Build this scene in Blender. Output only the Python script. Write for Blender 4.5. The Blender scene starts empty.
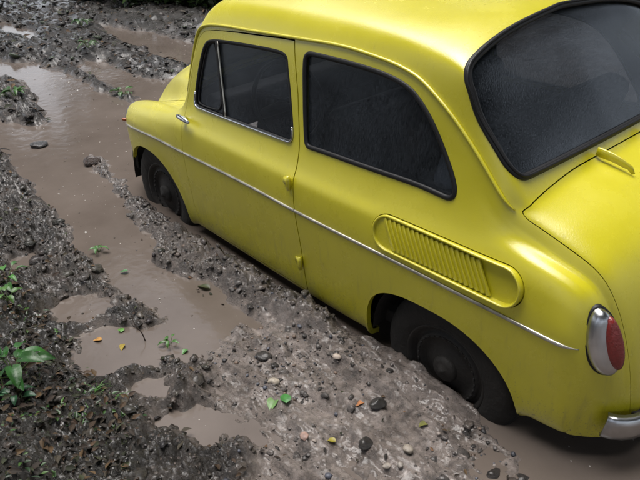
import bpy, math, random
import numpy as np
from mathutils import Matrix, Vector
R = math.radians
rng = np.random.default_rng(7)
random.seed(7)
sc = bpy.context.scene
COL = sc.collection

# ------------------------------------------------------------------ camera
cd = bpy.data.cameras.new('camera'); camo = bpy.data.objects.new('camera', cd); COL.objects.link(camo)
CAM = np.array([-1.13908, 2.14725, 1.94839])
yaw, pit, rol = R(-39.37495), R(-30.2448), R(-3.10597)
cF = np.array([math.cos(pit)*math.cos(yaw), math.cos(pit)*math.sin(yaw), math.sin(pit)])
cR = np.cross(cF, [0, 0, 1]); cR /= np.linalg.norm(cR); cU = np.cross(cR, cF)
cR, cU = math.cos(rol)*cR + math.sin(rol)*cU, -math.sin(rol)*cR + math.cos(rol)*cU
camo.matrix_world = Matrix(((cR[0], cU[0], -cF[0], CAM[0]), (cR[1], cU[1], -cF[1], CAM[1]), (cR[2], cU[2], -cF[2], CAM[2]), (0, 0, 0, 1)))
cd.sensor_fit = 'HORIZONTAL'; cd.sensor_width = 36; cd.lens = 674.335/640*36
cd.clip_start = .05; cd.clip_end = 2000
sc.camera = camo
# ------------------------------------------------------------------ world, sun, exposure
SUN_EL, SUN_AZ = 76, 5      # sun azimuth measured in the xy plane from +x
wd = bpy.data.worlds.new('World'); sc.world = wd; wd.use_nodes = True
nt = wd.node_tree; bg = nt.nodes['Background']
sky = nt.nodes.new('ShaderNodeTexSky'); sky.sky_type = 'NISHITA'; sky.sun_disc = False
sky.sun_elevation = R(SUN_EL); sky.sun_rotation = R(90-SUN_AZ); sky.dust_density = 4; sky.air_density = 1.0
hs = nt.nodes.new('ShaderNodeHueSaturation'); hs.inputs['Saturation'].default_value = .40
nt.links.new(sky.outputs[0], hs.inputs['Color']); nt.links.new(hs.outputs[0], bg.inputs['Color'])
bg.inputs['Strength'].default_value = .13
sd_ = bpy.data.lights.new('sun', 'SUN'); sd_.energy = 1.5; sd_.angle = R(45); sd_.color = (1, .97, .93)
suno = bpy.data.objects.new('sun', sd_); COL.objects.link(suno)
sv = Vector((math.cos(R(SUN_EL))*math.cos(R(SUN_AZ)), math.cos(R(SUN_EL))*math.sin(R(SUN_AZ)), math.sin(R(SUN_EL))))
suno.rotation_euler = sv.to_track_quat('Z', 'Y').to_euler()
sc.view_settings.view_transform = 'Standard'; sc.view_settings.look = 'None'
sc.view_settings.exposure = 1.15; sc.view_settings.gamma = 1
sc.view_settings.use_curve_mapping = False

# ------------------------------------------------------------------ helpers
def link_mesh(name, me, mat=None, parent=None, smooth=True):
    o = bpy.data.objects.new(name, me); COL.objects.link(o)
    if mat is not None and len(me.materials) == 0: me.materials.append(mat)
    if smooth: me.polygons.foreach_set('use_smooth', np.ones(len(me.polygons), bool))
    if parent is not None: adopt(o, parent)
    return o
def wloc(o):
    l = Vector(o.location)
    while o.parent is not None: o = o.parent; l = l + o.location
    return l
def adopt(o, parent):
    o.parent = parent
    o.location = o.location - wloc(parent)
def mk(name, V, F, mat=None, parent=None, smooth=True, col=None, nrm=None):
    V = np.asarray(V, np.float32); me = bpy.data.meshes.new(name)
    if isinstance(F, np.ndarray) and F.ndim == 2:
        k = F.shape[1]; nf = len(F)
        me.vertices.add(len(V)); me.vertices.foreach_set('co', V.ravel())
        me.loops.add(nf*k); me.loops.foreach_set('vertex_index', F.astype(np.int32).ravel())
        me.polygons.add(nf); me.polygons.foreach_set('loop_start', np.arange(0, nf*k, k, dtype=np.int32))
        me.update(calc_edges=True); me.validate()
    else:
        me.from_pydata([tuple(v) for v in V], [], [tuple(f) for f in F]); me.update()
    if col is not None:
        a = me.color_attributes.new('col', 'FLOAT_COLOR', 'POINT')
        c = np.ones((len(V), 4), np.float32); c[:, :3] = col; a.data.foreach_set('color', c.ravel())
    o = link_mesh(name, me, mat, parent, smooth)
    if nrm is not None and len(me.vertices) == len(nrm):
        me.normals_split_custom_set_from_vertices([tuple(n) for n in nrm])
    return o
def tag(o, label=None, cat=None, group=None, kind=None):
    if label: o['label'] = label
    if cat: o['category'] = cat
    if group: o['group'] = group
    if kind: o['kind'] = kind
    return o
def empty(name, loc=(0, 0, 0), parent=None):
    o = bpy.data.objects.new(name, None); COL.objects.link(o); o.location = loc; o.empty_display_size = .1
    if parent is not None: adopt(o, parent)
    return o
def pchip(x, y, q):
    x = np.asarray(x, float); y = np.asarray(y, float); h = np.diff(x); d = np.diff(y)/h
    m = np.zeros_like(y)
    w1 = 2*h[1:]+h[:-1]; w2 = h[1:]+2*h[:-1]
    ok = d[1:]*d[:-1] > 0
    with np.errstate(divide='ignore', invalid='ignore'):
        mm = (w1+w2)/(w1/d[:-1]+w2/d[1:])
    m[1:-1] = np.where(ok, mm, 0); m[0] = d[0]; m[-1] = d[-1]
    i = np.clip(np.searchsorted(x, q)-1, 0, len(x)-2); t = (q-x[i])/h[i]
    return ((1+2*t)*(1-t)**2*y[i] + t*(1-t)**2*h[i]*m[i] + t*t*(3-2*t)*y[i+1] + t*t*(t-1)*h[i]*m[i+1])
def chaikin(P, n=3, closed=True):
    P = np.asarray(P, float)
    for _ in range(n):
        Q = np.roll(P, -1, 0) if closed else P[1:]
        A = P if closed else P[:-1]
        N = np.empty((2*len(A), P.shape[1])); N[0::2] = .75*A+.25*Q; N[1::2] = .25*A+.75*Q
        if not closed: N = np.vstack([P[:1], N, P[-1:]])
        P = N
    return P
def resample(P, step, closed=False):
    P = np.asarray(P, float)
    if closed: P = np.vstack([P, P[:1]])
    L = np.concatenate([[0], np.cumsum(np.linalg.norm(np.diff(P, axis=0), axis=1))])
    n = max(3, int(round(L[-1]/step)))
    q = np.linspace(0, L[-1], n+1)
    if closed: q = q[:-1]
    return np.stack([np.interp(q, L, P[:, k]) for k in range(P.shape[1])], 1)
def poly_sd(x, y, P):
    """signed distance to a polygon, negative inside"""
    P = np.asarray(P, float); Q = np.roll(P, -1, 0)
    x = np.asarray(x, float).ravel(); y = np.asarray(y, float).ravel()
    d2 = np.full(len(x), 1e9); ins = np.zeros(len(x), bool)
    for (ax, ay), (bx, by) in zip(P, Q):
        ex, ey = bx-ax, by-ay; L2 = ex*ex+ey*ey
        if L2 < 1e-14: continue
        t = np.clip(((x-ax)*ex+(y-ay)*ey)/L2, 0, 1)
        d2 = np.minimum(d2, (x-ax-t*ex)**2+(y-ay-t*ey)**2)
        c = (ay > y) != (by > y)
        if ey != 0: ins ^= c & (x < ax+(y-ay)*ex/ey)
    return np.where(ins, -1, 1)*np.sqrt(d2)
def box_sd(a, b, r):
    """inside distance of a quarter box whose two edges are a=0 and b=0, rounded corner r; positive inside"""
    m = np.minimum(a, b); cor = (a < r) & (b < r)
    return np.where(cor, r-np.hypot(r-a, r-b), m)
# ---- noise on world coordinates
def _hash(ix, iy, seed):
    h = (ix.astype(np.int64)*374761393 + iy.astype(np.int64)*668265263 + seed*974711) & 0xffffffff
    h = ((h ^ (h >> 13))*1274126177) & 0xffffffff
    return ((h ^ (h >> 16)) & 0xffff)/65535.0
def vnoise(x, y, seed=0):
    ix = np.floor(x); iy = np.floor(y); fx = x-ix; fy = y-iy
    fx = fx*fx*fx*(fx*(fx*6-15)+10); fy = fy*fy*fy*(fy*(fy*6-15)+10)
    a = _hash(ix, iy, seed); b = _hash(ix+1, iy, seed); c = _hash(ix, iy+1, seed); d = _hash(ix+1, iy+1, seed)
    return (a*(1-fx)+b*fx)*(1-fy)+(c*(1-fx)+d*fx)*fy
def fbm(x, y, f, o=4, seed=0, g=.5):
    s = 0; a = 1; t = 0
    ca, sa = math.cos(.6), math.sin(.6)
    for k in range(o):
        s = s+a*vnoise(x*f, y*f, seed+k); t += a; a *= g; f *= 2.03
        x, y = ca*x-sa*y, sa*x+ca*y
    return s/t
def worley(x, y, f, seed=0):
    x = x*f; y = y*f; ix = np.floor(x); iy = np.floor(y)
    d1 = np.full(x.shape, 9.); hid = np.zeros(x.shape)
    for i in (-1, 0, 1):
        for j in (-1, 0, 1):
            px = ix+i+_hash(ix+i, iy+j, seed); py = iy+j+_hash(ix+i, iy+j, seed+5)
            d = np.hypot(px-x, py-y); b = d < d1
            hid = np.where(b, _hash(ix+i, iy+j, seed+9), hid); d1 = np.where(b, d, d1)
    return d1, hid

# ------------------------------------------------------------------ materials
def mat(name):
    m = bpy.data.materials.new(name); m.use_nodes = True
    n = m.node_tree.nodes; return m, n, m.node_tree.links, n['Principled BSDF']
def simple(name, c, rough=.5, metal=0., spec=.5, bump=0, bscale=60, coat=0., var=.25, vscale=8):
    m, n, l, b = mat(name)
    b.inputs['Roughness'].default_value = rough; b.inputs['Metallic'].default_value = metal
    b.inputs['Specular IOR Level'].default_value = spec; b.inputs['Coat Weight'].default_value = coat
    b.inputs['Coat Roughness'].default_value = .08
    tc = n.new('ShaderNodeTexCoord')
    t = n.new('ShaderNodeTexNoise'); t.inputs['Scale'].default_value = vscale; t.inputs['Detail'].default_value = 6
    l.new(tc.outputs['Object'], t.inputs['Vector'])
    r = n.new('ShaderNodeMapRange'); r.inputs[1].default_value = .3; r.inputs[2].default_value = .7
    r.inputs[3].default_value = 1-var; r.inputs[4].default_value = 1+var; l.new(t.outputs[0], r.inputs[0])
    mx = n.new('ShaderNodeVectorMath'); mx.operation = 'SCALE'; mx.inputs[0].default_value = c; l.new(r.outputs[0], mx.inputs['Scale'])
    l.new(mx.outputs[0], b.inputs['Base Color'])
    if bump:
        t2 = n.new('ShaderNodeTexNoise'); t2.inputs['Scale'].default_value = bscale; t2.inputs['Detail'].default_value = 4
        l.new(tc.outputs['Object'], t2.inputs['Vector'])
        bp = n.new('ShaderNodeBump'); bp.inputs['Strength'].default_value = bump; bp.inputs['Distance'].default_value = .01
        l.new(t2.outputs[0], bp.inputs['Height']); l.new(bp.outputs[0], b.inputs['Normal'])
    return m
def m_paint():
    m, n, l, b = mat('yellow_paint')
    tc = n.new('ShaderNodeTexCoord')
    sep = n.new('ShaderNodeSeparateXYZ'); geo = n.new('ShaderNodeNewGeometry'); l.new(geo.outputs['Position'], sep.inputs[0])
    # faded paint variation
    t = n.new('ShaderNodeTexNoise'); t.inputs['Scale'].default_value = 3.5; t.inputs['Detail'].default_value = 7; t.inputs['Roughness'].default_value = .65
    l.new(geo.outputs['Position'], t.inputs['Vector'])
    rp = n.new('ShaderNodeValToRGB'); rp.color_ramp.elements[0].position = .3; rp.color_ramp.elements[1].position = .72
    rp.color_ramp.elements[0].color = (.490, .440, .008, 1); rp.color_ramp.elements[1].color = (.540, .485, .012, 1)
    l.new(t.outputs[0], rp.inputs[0])
    # mud spatter: specks that get denser low on the body
    mp = n.new('ShaderNodeMapping'); mp.inputs['Scale'].default_value = (1, 1, .12)
    l.new(geo.outputs['Position'], mp.inputs[0])
    v = n.new('ShaderNodeTexNoise'); v.inputs['Scale'].default_value = 46; v.inputs['Detail'].default_value = 5; v.inputs['Roughness'].default_value = .7; l.new(mp.outputs[0], v.inputs['Vector'])
    low = n.new('ShaderNodeMapRange'); low.inputs[1].default_value = .78; low.inputs[2].default_value = .30; low.inputs[3].default_value = .0; low.inputs[4].default_value = .13
    l.new(sep.outputs['Z'], low.inputs[0])
    th = n.new('ShaderNodeMath'); th.operation = 'ADD'; l.new(low.outputs[0], th.inputs[0]); l.new(v.outputs[0], th.inputs[1])
    sm = n.new('ShaderNodeMapRange'); sm.inputs[1].default_value = .62; sm.inputs[2].default_value = .86; sm.inputs[4].default_value = .34; l.new(th.outputs[0], sm.inputs[0])
    # fine flecks thrown up round the hem and arches
    vf = n.new('ShaderNodeTexNoise'); vf.inputs['Scale'].default_value = 130; vf.inputs['Detail'].default_value = 3; vf.inputs['Roughness'].default_value = .8; l.new(geo.outputs['Position'], vf.inputs['Vector'])
    lf = n.new('ShaderNodeMapRange'); lf.inputs[1].default_value = .62; lf.inputs[2].default_value = .26; lf.inputs[3].default_value = -.10; lf.inputs[4].default_value = .09; l.new(sep.outputs['Z'], lf.inputs[0])
    fa = n.new('ShaderNodeMath'); fa.operation = 'ADD'; l.new(lf.outputs[0], fa.inputs[0]); l.new(vf.outputs[0], fa.inputs[1])
    fm_ = n.new('ShaderNodeMapRange'); fm_.inputs[1].default_value = .64; fm_.inputs[2].default_value = .70; fm_.inputs[4].default_value = .8; l.new(fa.outputs[0], fm_.inputs[0])
    # caked mud film along the hem
    hem = n.new('ShaderNodeMapRange'); hem.inputs[1].default_value = .42; hem.inputs[2].default_value = .24; l.new(sep.outputs['Z'], hem.inputs[0])
    n3 = n.new('ShaderNodeTexNoise'); n3.inputs['Scale'].default_value = 11; n3.inputs['Detail'].default_value = 8; n3.inputs['Roughness'].default_value = .7; l.new(geo.outputs['Position'], n3.inputs['Vector'])
    hm = n.new('ShaderNodeMath'); hm.operation = 'MULTIPLY'; l.new(hem.outputs[0], hm.inputs[0]); l.new(n3.outputs[0], hm.inputs[1])
    hm2 = n.new('ShaderNodeMapRange'); hm2.inputs[1].default_value = .24; hm2.inputs[2].default_value = .62; hm2.inputs[4].default_value = .6; l.new(hm.outputs[0], hm2.inputs[0])
    mx0 = n.new('ShaderNodeMath'); mx0.operation = 'MAXIMUM'; l.new(sm.outputs[0], mx0.inputs[0]); l.new(fm_.outputs[0], mx0.inputs[1])
    mxm = n.new('ShaderNodeMath'); mxm.operation = 'MAXIMUM'; l.new(mx0.outputs[0], mxm.inputs[0]); l.new(hm2.outputs[0], mxm.inputs[1])
    mix = n.new('ShaderNodeMix'); mix.data_type = 'RGBA'; l.new(mxm.outputs[0], mix.inputs['Factor'])
    l.new(rp.outputs[0], mix.inputs[6]); mix.inputs[7].default_value = (.105, .085, .055, 1)
    l.new(mix.outputs[2], b.inputs['Base Color'])
    b.inputs['Roughness'].default_value = .42; b.inputs['Specular IOR Level'].default_value = .5
    b.inputs['Coat Weight'].default_value = 1.0; b.inputs['Coat IOR'].default_value = 1.6
    # wet: fine droplets break the highlights
    dv = n.new('ShaderNodeTexNoise'); dv.inputs['Scale'].default_value = 330; dv.inputs['Detail'].default_value = 2; l.new(geo.outputs['Position'], dv.inputs['Vector'])
    bp = n.new('ShaderNodeBump'); bp.inputs['Strength'].default_value = .5; bp.inputs['Distance'].default_value = .002
    l.new(dv.outputs[0], bp.inputs['Height']); l.new(bp.outputs[0], b.inputs['Coat Normal'])
    cr = n.new('ShaderNodeMapRange'); cr.inputs[1].default_value = .35; cr.inputs[2].default_value = .7; cr.inputs[3].default_value = .12; cr.inputs[4].default_value = .40
    l.new(t.outputs[0], cr.inputs[0]); l.new(cr.outputs[0], b.inputs['Coat Roughness'])
    lb = n.new('ShaderNodeTexNoise'); lb.inputs['Scale'].default_value = 9; lb.inputs['Detail'].default_value = 2; l.new(geo.outputs['Position'], lb.inputs['Vector'])
    b2 = n.new('ShaderNodeBump'); b2.inputs['Strength'].default_value = .12; b2.inputs['Distance'].default_value = .006
    l.new(lb.outputs[0], b2.inputs['Height']); l.new(b2.outputs[0], b.inputs['Normal'])
    return m
def m_glass(name, dew=.10, tint=.42):
    m, n, l, b = mat(name); out = n['Material Output']; n.remove(b)
    geo = n.new('ShaderNodeNewGeometry')
    mp = n.new('ShaderNodeMapping'); mp.inputs['Scale'].default_value = (1, 1, .16); l.new(geo.outputs['Position'], mp.inputs[0])
    t = n.new('ShaderNodeTexNoise'); t.inputs['Scale'].default_value = 260; t.inputs['Detail'].default_value = 3; l.new(mp.outputs[0], t.inputs['Vector'])
    t2 = n.new('ShaderNodeTexNoise'); t2.inputs['Scale'].default_value = 4; t2.inputs['Detail'].default_value = 4; l.new(geo.outputs['Position'], t2.inputs['Vector'])
    mu = n.new('ShaderNodeMath'); mu.operation = 'MULTIPLY'; l.new(t.outputs[0], mu.inputs[0]); l.new(t2.outputs[0], mu.inputs[1])
    dr = n.new('ShaderNodeMapRange'); dr.inputs[1].default_value = .14; dr.inputs[2].default_value = .40; dr.inputs[3].default_value = dew*.35; dr.inputs[4].default_value = dew*2.3; l.new(mu.outputs[0], dr.inputs[0])
    tr = n.new('ShaderNodeBsdfTransparent'); tr.inputs[0].default_value = (tint, tint*1.03, tint*1.06, 1)
    df = n.new('ShaderNodeBsdfDiffuse'); df.inputs[0].default_value = (.30, .35, .42, 1)
    gl = n.new('ShaderNodeBsdfGlossy'); gl.inputs['Roughness'].default_value = .11; gl.inputs[0].default_value = (.9, .95, 1, 1)
    bp = n.new('ShaderNodeBump'); bp.inputs['Strength'].default_value = .35; bp.inputs['Distance'].default_value = .002; l.new(t.outputs[0], bp.inputs['Height']); l.new(bp.outputs[0], gl.inputs['Normal'])
    m1 = n.new('ShaderNodeMixShader'); l.new(dr.outputs[0], m1.inputs[0]); l.new(tr.outputs[0], m1.inputs[1]); l.new(df.outputs[0], m1.inputs[2])
    fr = n.new('ShaderNodeFresnel'); fr.inputs[0].default_value = 1.45
    m2 = n.new('ShaderNodeMixShader'); l.new(fr.outputs[0], m2.inputs[0]); l.new(m1.outputs[0], m2.inputs[1]); l.new(gl.outputs[0], m2.inputs[2])
    l.new(m2.outputs[0], out.inputs['Surface'])
    return m
def m_attr(name, rough=.5, bump=0, bscale=150, spec=.5, tone_var=.3, trans=0., vscale=40, coat=0):
    """colour from the 'col' attribute times noise"""
    m, n, l, b = mat(name)
    a = n.new('ShaderNodeAttribute'); a.attribute_name = 'col'
    geo = n.new('ShaderNodeNewGeometry')
    t = n.new('ShaderNodeTexNoise'); t.inputs['Scale'].default_value = vscale; t.inputs['Detail'].default_value = 6; l.new(geo.outputs['Position'], t.inputs['Vector'])
    r = n.new('ShaderNodeMapRange'); r.inputs[1].default_value = .3; r.inputs[2].default_value = .7; r.inputs[3].default_value = 1-tone_var; r.inputs[4].default_value = 1+tone_var; l.new(t.outputs[0], r.inputs[0])
    mx = n.new('ShaderNodeVectorMath'); mx.operation = 'SCALE'; l.new(a.outputs['Color'], mx.inputs[0]); l.new(r.outputs[0], mx.inputs['Scale'])
    l.new(mx.outputs[0], b.inputs['Base Color'])
    b.inputs['Roughness'].default_value = rough; b.inputs['Specular IOR Level'].default_value = spec; b.inputs['Coat Weight'].default_value = coat; b.inputs['Coat Roughness'].default_value = .15
    if bump:
        t2 = n.new('ShaderNodeTexNoise'); t2.inputs['Scale'].default_value = bscale; t2.inputs['Detail'].default_value = 5; t2.inputs['Roughness'].default_value = .7; l.new(geo.outputs['Position'], t2.inputs['Vector'])
        bp = n.new('ShaderNodeBump'); bp.inputs['Strength'].default_value = bump; bp.inputs['Distance'].default_value = .009; l.new(t2.outputs[0], bp.inputs['Height']); l.new(bp.outputs[0], b.inputs['Normal'])
    if trans:
        b.inputs['Transmission Weight'].default_value = 0
        out = n['Material Output']; tl = n.new('ShaderNodeBsdfTranslucent'); l.new(mx.outputs[0], tl.inputs[0])
        ms = n.new('ShaderNodeMixShader'); ms.inputs[0].default_value = trans; l.new(b.outputs[0], ms.inputs[1]); l.new(tl.outputs[0], ms.inputs[2]); l.new(ms.outputs[0], out.inputs['Surface'])
    return m
def m_water():
    m, n, l, b = mat('muddy_water')
    geo = n.new('ShaderNodeNewGeometry')
    t = n.new('ShaderNodeTexNoise'); t.inputs['Scale'].default_value = 2.2; t.inputs['Detail'].default_value = 7; t.inputs['Roughness'].default_value = .6; l.new(geo.outputs['Position'], t.inputs['Vector'])
    rp = n.new('ShaderNodeValToRGB'); e = rp.color_ramp.elements
    e[0].position = .3; e[0].color = (.090, .073, .062, 1); e[1].position = .7; e[1].color = (.128, .106, .092, 1); l.new(t.outputs[0], rp.inputs[0])
    # floating specks and froth
    v = n.new('ShaderNodeTexVoronoi'); v.inputs['Scale'].default_value = 26; l.new(geo.outputs['Position'], v.inputs['Vector'])
    t3 = n.new('ShaderNodeTexNoise'); t3.inputs['Scale'].default_value = 5; t3.inputs['Detail'].default_value = 4; l.new(geo.outputs['Position'], t3.inputs['Vector'])
    s1 = n.new('ShaderNodeMapRange'); s1.inputs[1].default_value = .45; s1.inputs[2].default_value = .7; s1.inputs[3].default_value = .02; s1.inputs[4].default_value = .12; l.new(t3.outputs[0], s1.inputs[0])
    s2 = n.new('ShaderNodeMath'); s2.operation = 'LESS_THAN'; l.new(v.outputs['Distance'], s2.inputs[0]); l.new(s1.outputs[0], s2.inputs[1])
    cr = n.new('ShaderNodeValToRGB'); ce = cr.color_ramp.elements; cr.color_ramp.interpolation = 'CONSTANT'
    ce[0].position = 0; ce[0].color = (.07, .055, .045, 1); ce[1].position = .45; ce[1].color = (.42, .39, .36, 1)
    sx = n.new('ShaderNodeSeparateXYZ'); l.new(v.outputs['Color'], sx.inputs[0]); l.new(sx.outputs[0], cr.inputs[0])
    mix = n.new('ShaderNodeMix'); mix.data_type = 'RGBA'; l.new(s2.outputs[0], mix.inputs['Factor']); l.new(rp.outputs[0], mix.inputs[6]); l.new(cr.outputs[0], mix.inputs[7])
    l.new(mix.outputs[2], b.inputs['Base Color'])
    b.inputs['Roughness'].default_value = .10; b.inputs['Specular IOR Level'].default_value = .5; b.inputs['IOR'].default_value = 1.33
    w = n.new('ShaderNodeTexNoise'); w.inputs['Scale'].default_value = 14; w.inputs['Detail'].default_value = 3; l.new(geo.outputs['Position'], w.inputs['Vector'])
    bp = n.new('ShaderNodeBump'); bp.inputs['Strength'].default_value = .18; bp.inputs['Distance'].default_value = .01; l.new(w.outputs[0], bp.inputs['Height']); l.new(bp.outputs[0], b.inputs['Normal'])
    return m
def m_mud():
    m, n, l, b = mat('wet_mud')
    a = n.new('ShaderNodeAttribute'); a.attribute_name = 'col'
    geo = n.new('ShaderNodeNewGeometry')
    def noise(s, d=6, ro=.6):
        t = n.new('ShaderNodeTexNoise'); t.inputs['Scale'].default_value = s; t.inputs['Detail'].default_value = d; t.inputs['Roughness'].default_value = ro
        l.new(geo.outputs['Position'], t.inputs['Vector']); return t
    t = noise(22, 8, .7)
    r = n.new('ShaderNodeMapRange'); r.inputs[1].default_value = .3; r.inputs[2].default_value = .72; r.inputs[3].default_value = .35; r.inputs[4].default_value = 1.75; l.new(t.outputs[0], r.inputs[0])
    mx = n.new('ShaderNodeVectorMath'); mx.operation = 'SCALE'; l.new(a.outputs['Color'], mx.inputs[0]); l.new(r.outputs[0], mx.inputs['Scale'])
    # pale and dark grit
    v = n.new('ShaderNodeTexVoronoi'); v.inputs['Scale'].default_value = 75; l.new(geo.outputs['Position'], v.inputs['Vector'])
    sx = n.new('ShaderNodeSeparateXYZ'); l.new(v.outputs['Color'], sx.inputs[0])
    g1 = n.new('ShaderNodeMath'); g1.operation = 'LESS_THAN'; l.new(v.outputs['Distance'], g1.inputs[0]); g1.inputs[1].default_value = .34
    g2 = n.new('ShaderNodeMath'); g2.operation = 'GREATER_THAN'; l.new(sx.outputs[1], g2.inputs[0]); g2.inputs[1].default_value = .86
    g3 = n.new('ShaderNodeMath'); g3.operation = 'MULTIPLY'; l.new(g1.outputs[0], g3.inputs[0]); l.new(g2.outputs[0], g3.inputs[1])
    g4 = n.new('ShaderNodeMath'); g4.operation = 'MULTIPLY'; l.new(g3.outputs[0], g4.inputs[0]); g4.inputs[1].default_value = .75
    cr = n.new('ShaderNodeValToRGB'); ce = cr.color_ramp.elements
    ce[0].position = .1; ce[0].color = (.012, .011, .010, 1); ce[1].position = .9; ce[1].color = (.22, .18, .16, 1); l.new(sx.outputs[0], cr.inputs[0])
    mix = n.new('ShaderNodeMix'); mix.data_type = 'RGBA'; l.new(g4.outputs[0], mix.inputs['Factor']); l.new(mx.outputs[0], mix.inputs[6]); l.new(cr.outputs[0], mix.inputs[7])
    l.new(mix.outputs[2], b.inputs['Base Color'])
    t4 = noise(6, 5); rr = n.new('ShaderNodeMapRange'); rr.inputs[1].default_value = .35; rr.inputs[2].default_value = .65; rr.inputs[3].default_value = .07; rr.inputs[4].default_value = .36; l.new(t4.outputs[0], rr.inputs[0]); l.new(rr.outputs[0], b.inputs['Roughness'])
    t5 = noise(110, 5, .75); bp = n.new('ShaderNodeBump'); bp.inputs['Strength'].default_value = .9; bp.inputs['Distance'].default_value = .011; l.new(t5.outputs[0], bp.inputs['Height'])
    l.new(bp.outputs[0], b.inputs['Normal'])
    # film of water over the mud
    t6 = noise(45, 3, .6); b6 = n.new('ShaderNodeBump'); b6.inputs['Strength'].default_value = .7; b6.inputs['Distance'].default_value = .006; l.new(t6.outputs[0], b6.inputs['Height']); l.new(b6.outputs[0], b.inputs['Coat Normal'])
    cw_ = n.new('ShaderNodeMapRange'); cw_.inputs[1].default_value = .40; cw_.inputs[2].default_value = .58; cw_.inputs[3].default_value = .06; cw_.inputs[4].default_value = .75; l.new(t4.outputs[0], cw_.inputs[0]); l.new(cw_.outputs[0], b.inputs['Coat Weight'])
    b.inputs['Coat Roughness'].default_value = .07; b.inputs['Coat IOR'].default_value = 1.4
    return m
M = dict(
    paint=m_paint(), glass=m_glass('window_glass', .042, .46), rear_glass=m_glass('rear_glass', .045, .16), water=m_water(), mud=m_mud(),
    rubber=simple('black_rubber', (.009, .009, .010), .5, spec=.35, var=.3), dark=simple('dark_lining', (.012, .011, .010), .8),
    under=simple('underbody', (.018, .015, .012), .85, bump=.4),
    chrome=simple('chrome', (.62, .63, .64), .16, 1.0, var=.18, vscale=14), dullchrome=simple('dull_chrome', (.50, .51, .53), .30, 1.0, var=.25, vscale=10),
    trim=simple('worn_trim', (.48, .46, .40), .30, .85, var=.3, vscale=20),
    tyre=simple('muddy_tyre', (.009, .0075, .006), .85, bump=.5, bscale=40, var=.5), rim=simple('muddy_rim', (.010, .0082, .0066), .7, .0, bump=.3, bscale=60, var=.5, vscale=14),
    red=simple('red_lens', (.16, .018, .016), .22, spec=.6, bump=.3, bscale=90), amber=simple('amber_lens', (.30, .07, .015), .3),
    seat=simple('seat_vinyl', (.055, .052, .052), .5, bump=.2, bscale=80), pale_seat=simple('pale_seat_cover', (.34, .38, .43), .7, bump=.3, bscale=50), door_card=simple('door_card', (.10, .098, .09), .7), headliner=simple('headliner', (.20, .19, .17), .9),
    clearlens=simple('headlamp_glass', (.5, .52, .53), .12, .3),
    stone=m_attr('stones', .42, .35, 120, vscale=60), clod=m_attr('mud_clod', .22, 1.0, 150, vscale=60, tone_var=.5, coat=.35),
    leaf=m_attr('leaf', .34, .25, 60, trans=.22, vscale=30, tone_var=.25), litter=m_attr('litter_leaf', .65, .3, 80, spec=.25, vscale=40),
    bark=simple('bark', (.055, .045, .036), .9, bump=.9, bscale=22, var=.4), stem=simple('plant_stem', (.06, .10, .025), .5),
    twig=simple('twig', (.045, .032, .024), .6, bump=.4))

# ================================================================== terrain
WATER = .19
PW = {
  'main': [(7.391,.462),(6.247,.184),(6.005,-.015),(5.376,-.093),(4.835,-.104),(4.298,-.09),(3.986,-.126),(4.004,-.312),(3.385,-.163),(2.457,.228),(1.832,.587),(1.852,.638),(2.304,.614),(2.779,.573),(3.112,.527),(3.25,.536),(3.206,.615),(2.989,.684),(2.741,.703),(2.434,.758),(2.086,.833),(1.896,.896),(1.584,.95),(1.387,.931),(1.183,.893),(.981,.909),(.905,1.014),(.922,1.108),(1.014,1.125),(1.141,1.175),(1.222,1.153),(1.324,1.158),(1.467,1.201),(1.636,1.205),(1.829,1.167),(2.134,1.129),(2.29,1.096),(2.601,1.097),(2.816,1.086),(3.12,1.061),(3.336,1.009),(3.551,1.028),(3.977,.926),(4.512,.994),(4.559,.826),(4.189,.732),(4.046,.66),(4.095,.531),(4.754,.342),(5.407,.224),(5.897,.301),(6.48,.7)],
  'w2': [(5.586,-.408),(5.452,-.518),(5.19,-.553),(4.627,-.517),(4.43,-.605),(4.101,-.51),(4.028,-.325),(4.131,-.201),(4.58,-.246),(4.996,-.246),(5.268,-.226)],
  'w3': [(7.001,-1.264),(6.372,-1.431),(5.745,-1.508),(5.274,-1.553),(4.611,-1.301),(4.554,-.994),(5.047,-1.037),(5.486,-1.072),(6.042,-1.051)],
  'w4': [(8.346,-.514),(7.937,-.55),(7.197,-.549),(6.963,-.437),(7.371,-.352),(7.855,-.351)],
  'p1': [(1.616,1.454),(1.612,1.382),(1.491,1.294),(1.39,1.323),(1.366,1.373),(1.456,1.464),(1.539,1.485)],
  'p2': [(1.269,1.464),(1.247,1.383),(1.157,1.311),(1.118,1.212),(1.002,1.152),(.914,1.157),(.899,1.215),(.96,1.278),(.969,1.341),(1.044,1.401),(1.044,1.489),(1.022,1.551),(1.107,1.554)],
  'p3': [(.636,1.515),(.634,1.442),(.597,1.389),(.611,1.329),(.539,1.314),(.484,1.299),(.348,1.281),(.335,1.307),(.39,1.366),(.379,1.419),(.437,1.454),(.525,1.481),(.586,1.518)],
  'p4': [(.868,1.44),(.844,1.366),(.77,1.355),(.724,1.416),(.752,1.476),(.817,1.483)],
  'p5': [(2.159,1.495),(2.159,1.412),(2.068,1.405),(2.006,1.448),(2.027,1.521)],
  'tail': [(-.177,.577),(-.205,.498),(-.386,.273),(-.58,-.08),(-.9,.241),(-.894,.646),(-.563,.813),(-.449,.754),(-.392,.712),(-.317,.67),(-.262,.625)],
  'tail2': [(-.2,.55),(.1,.3),(0,-.5),(-.9,-1.2),(-3,-1.2),(-3.2,.3),(-1.2,.75),(-.85,.7)],
  'front': [(3.986,-.126),(4.365,-.66),(4.375,-1.495),(2.643,-.827),(1.706,.096),(1.832,.587),(2.475,.451)],
}
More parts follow.
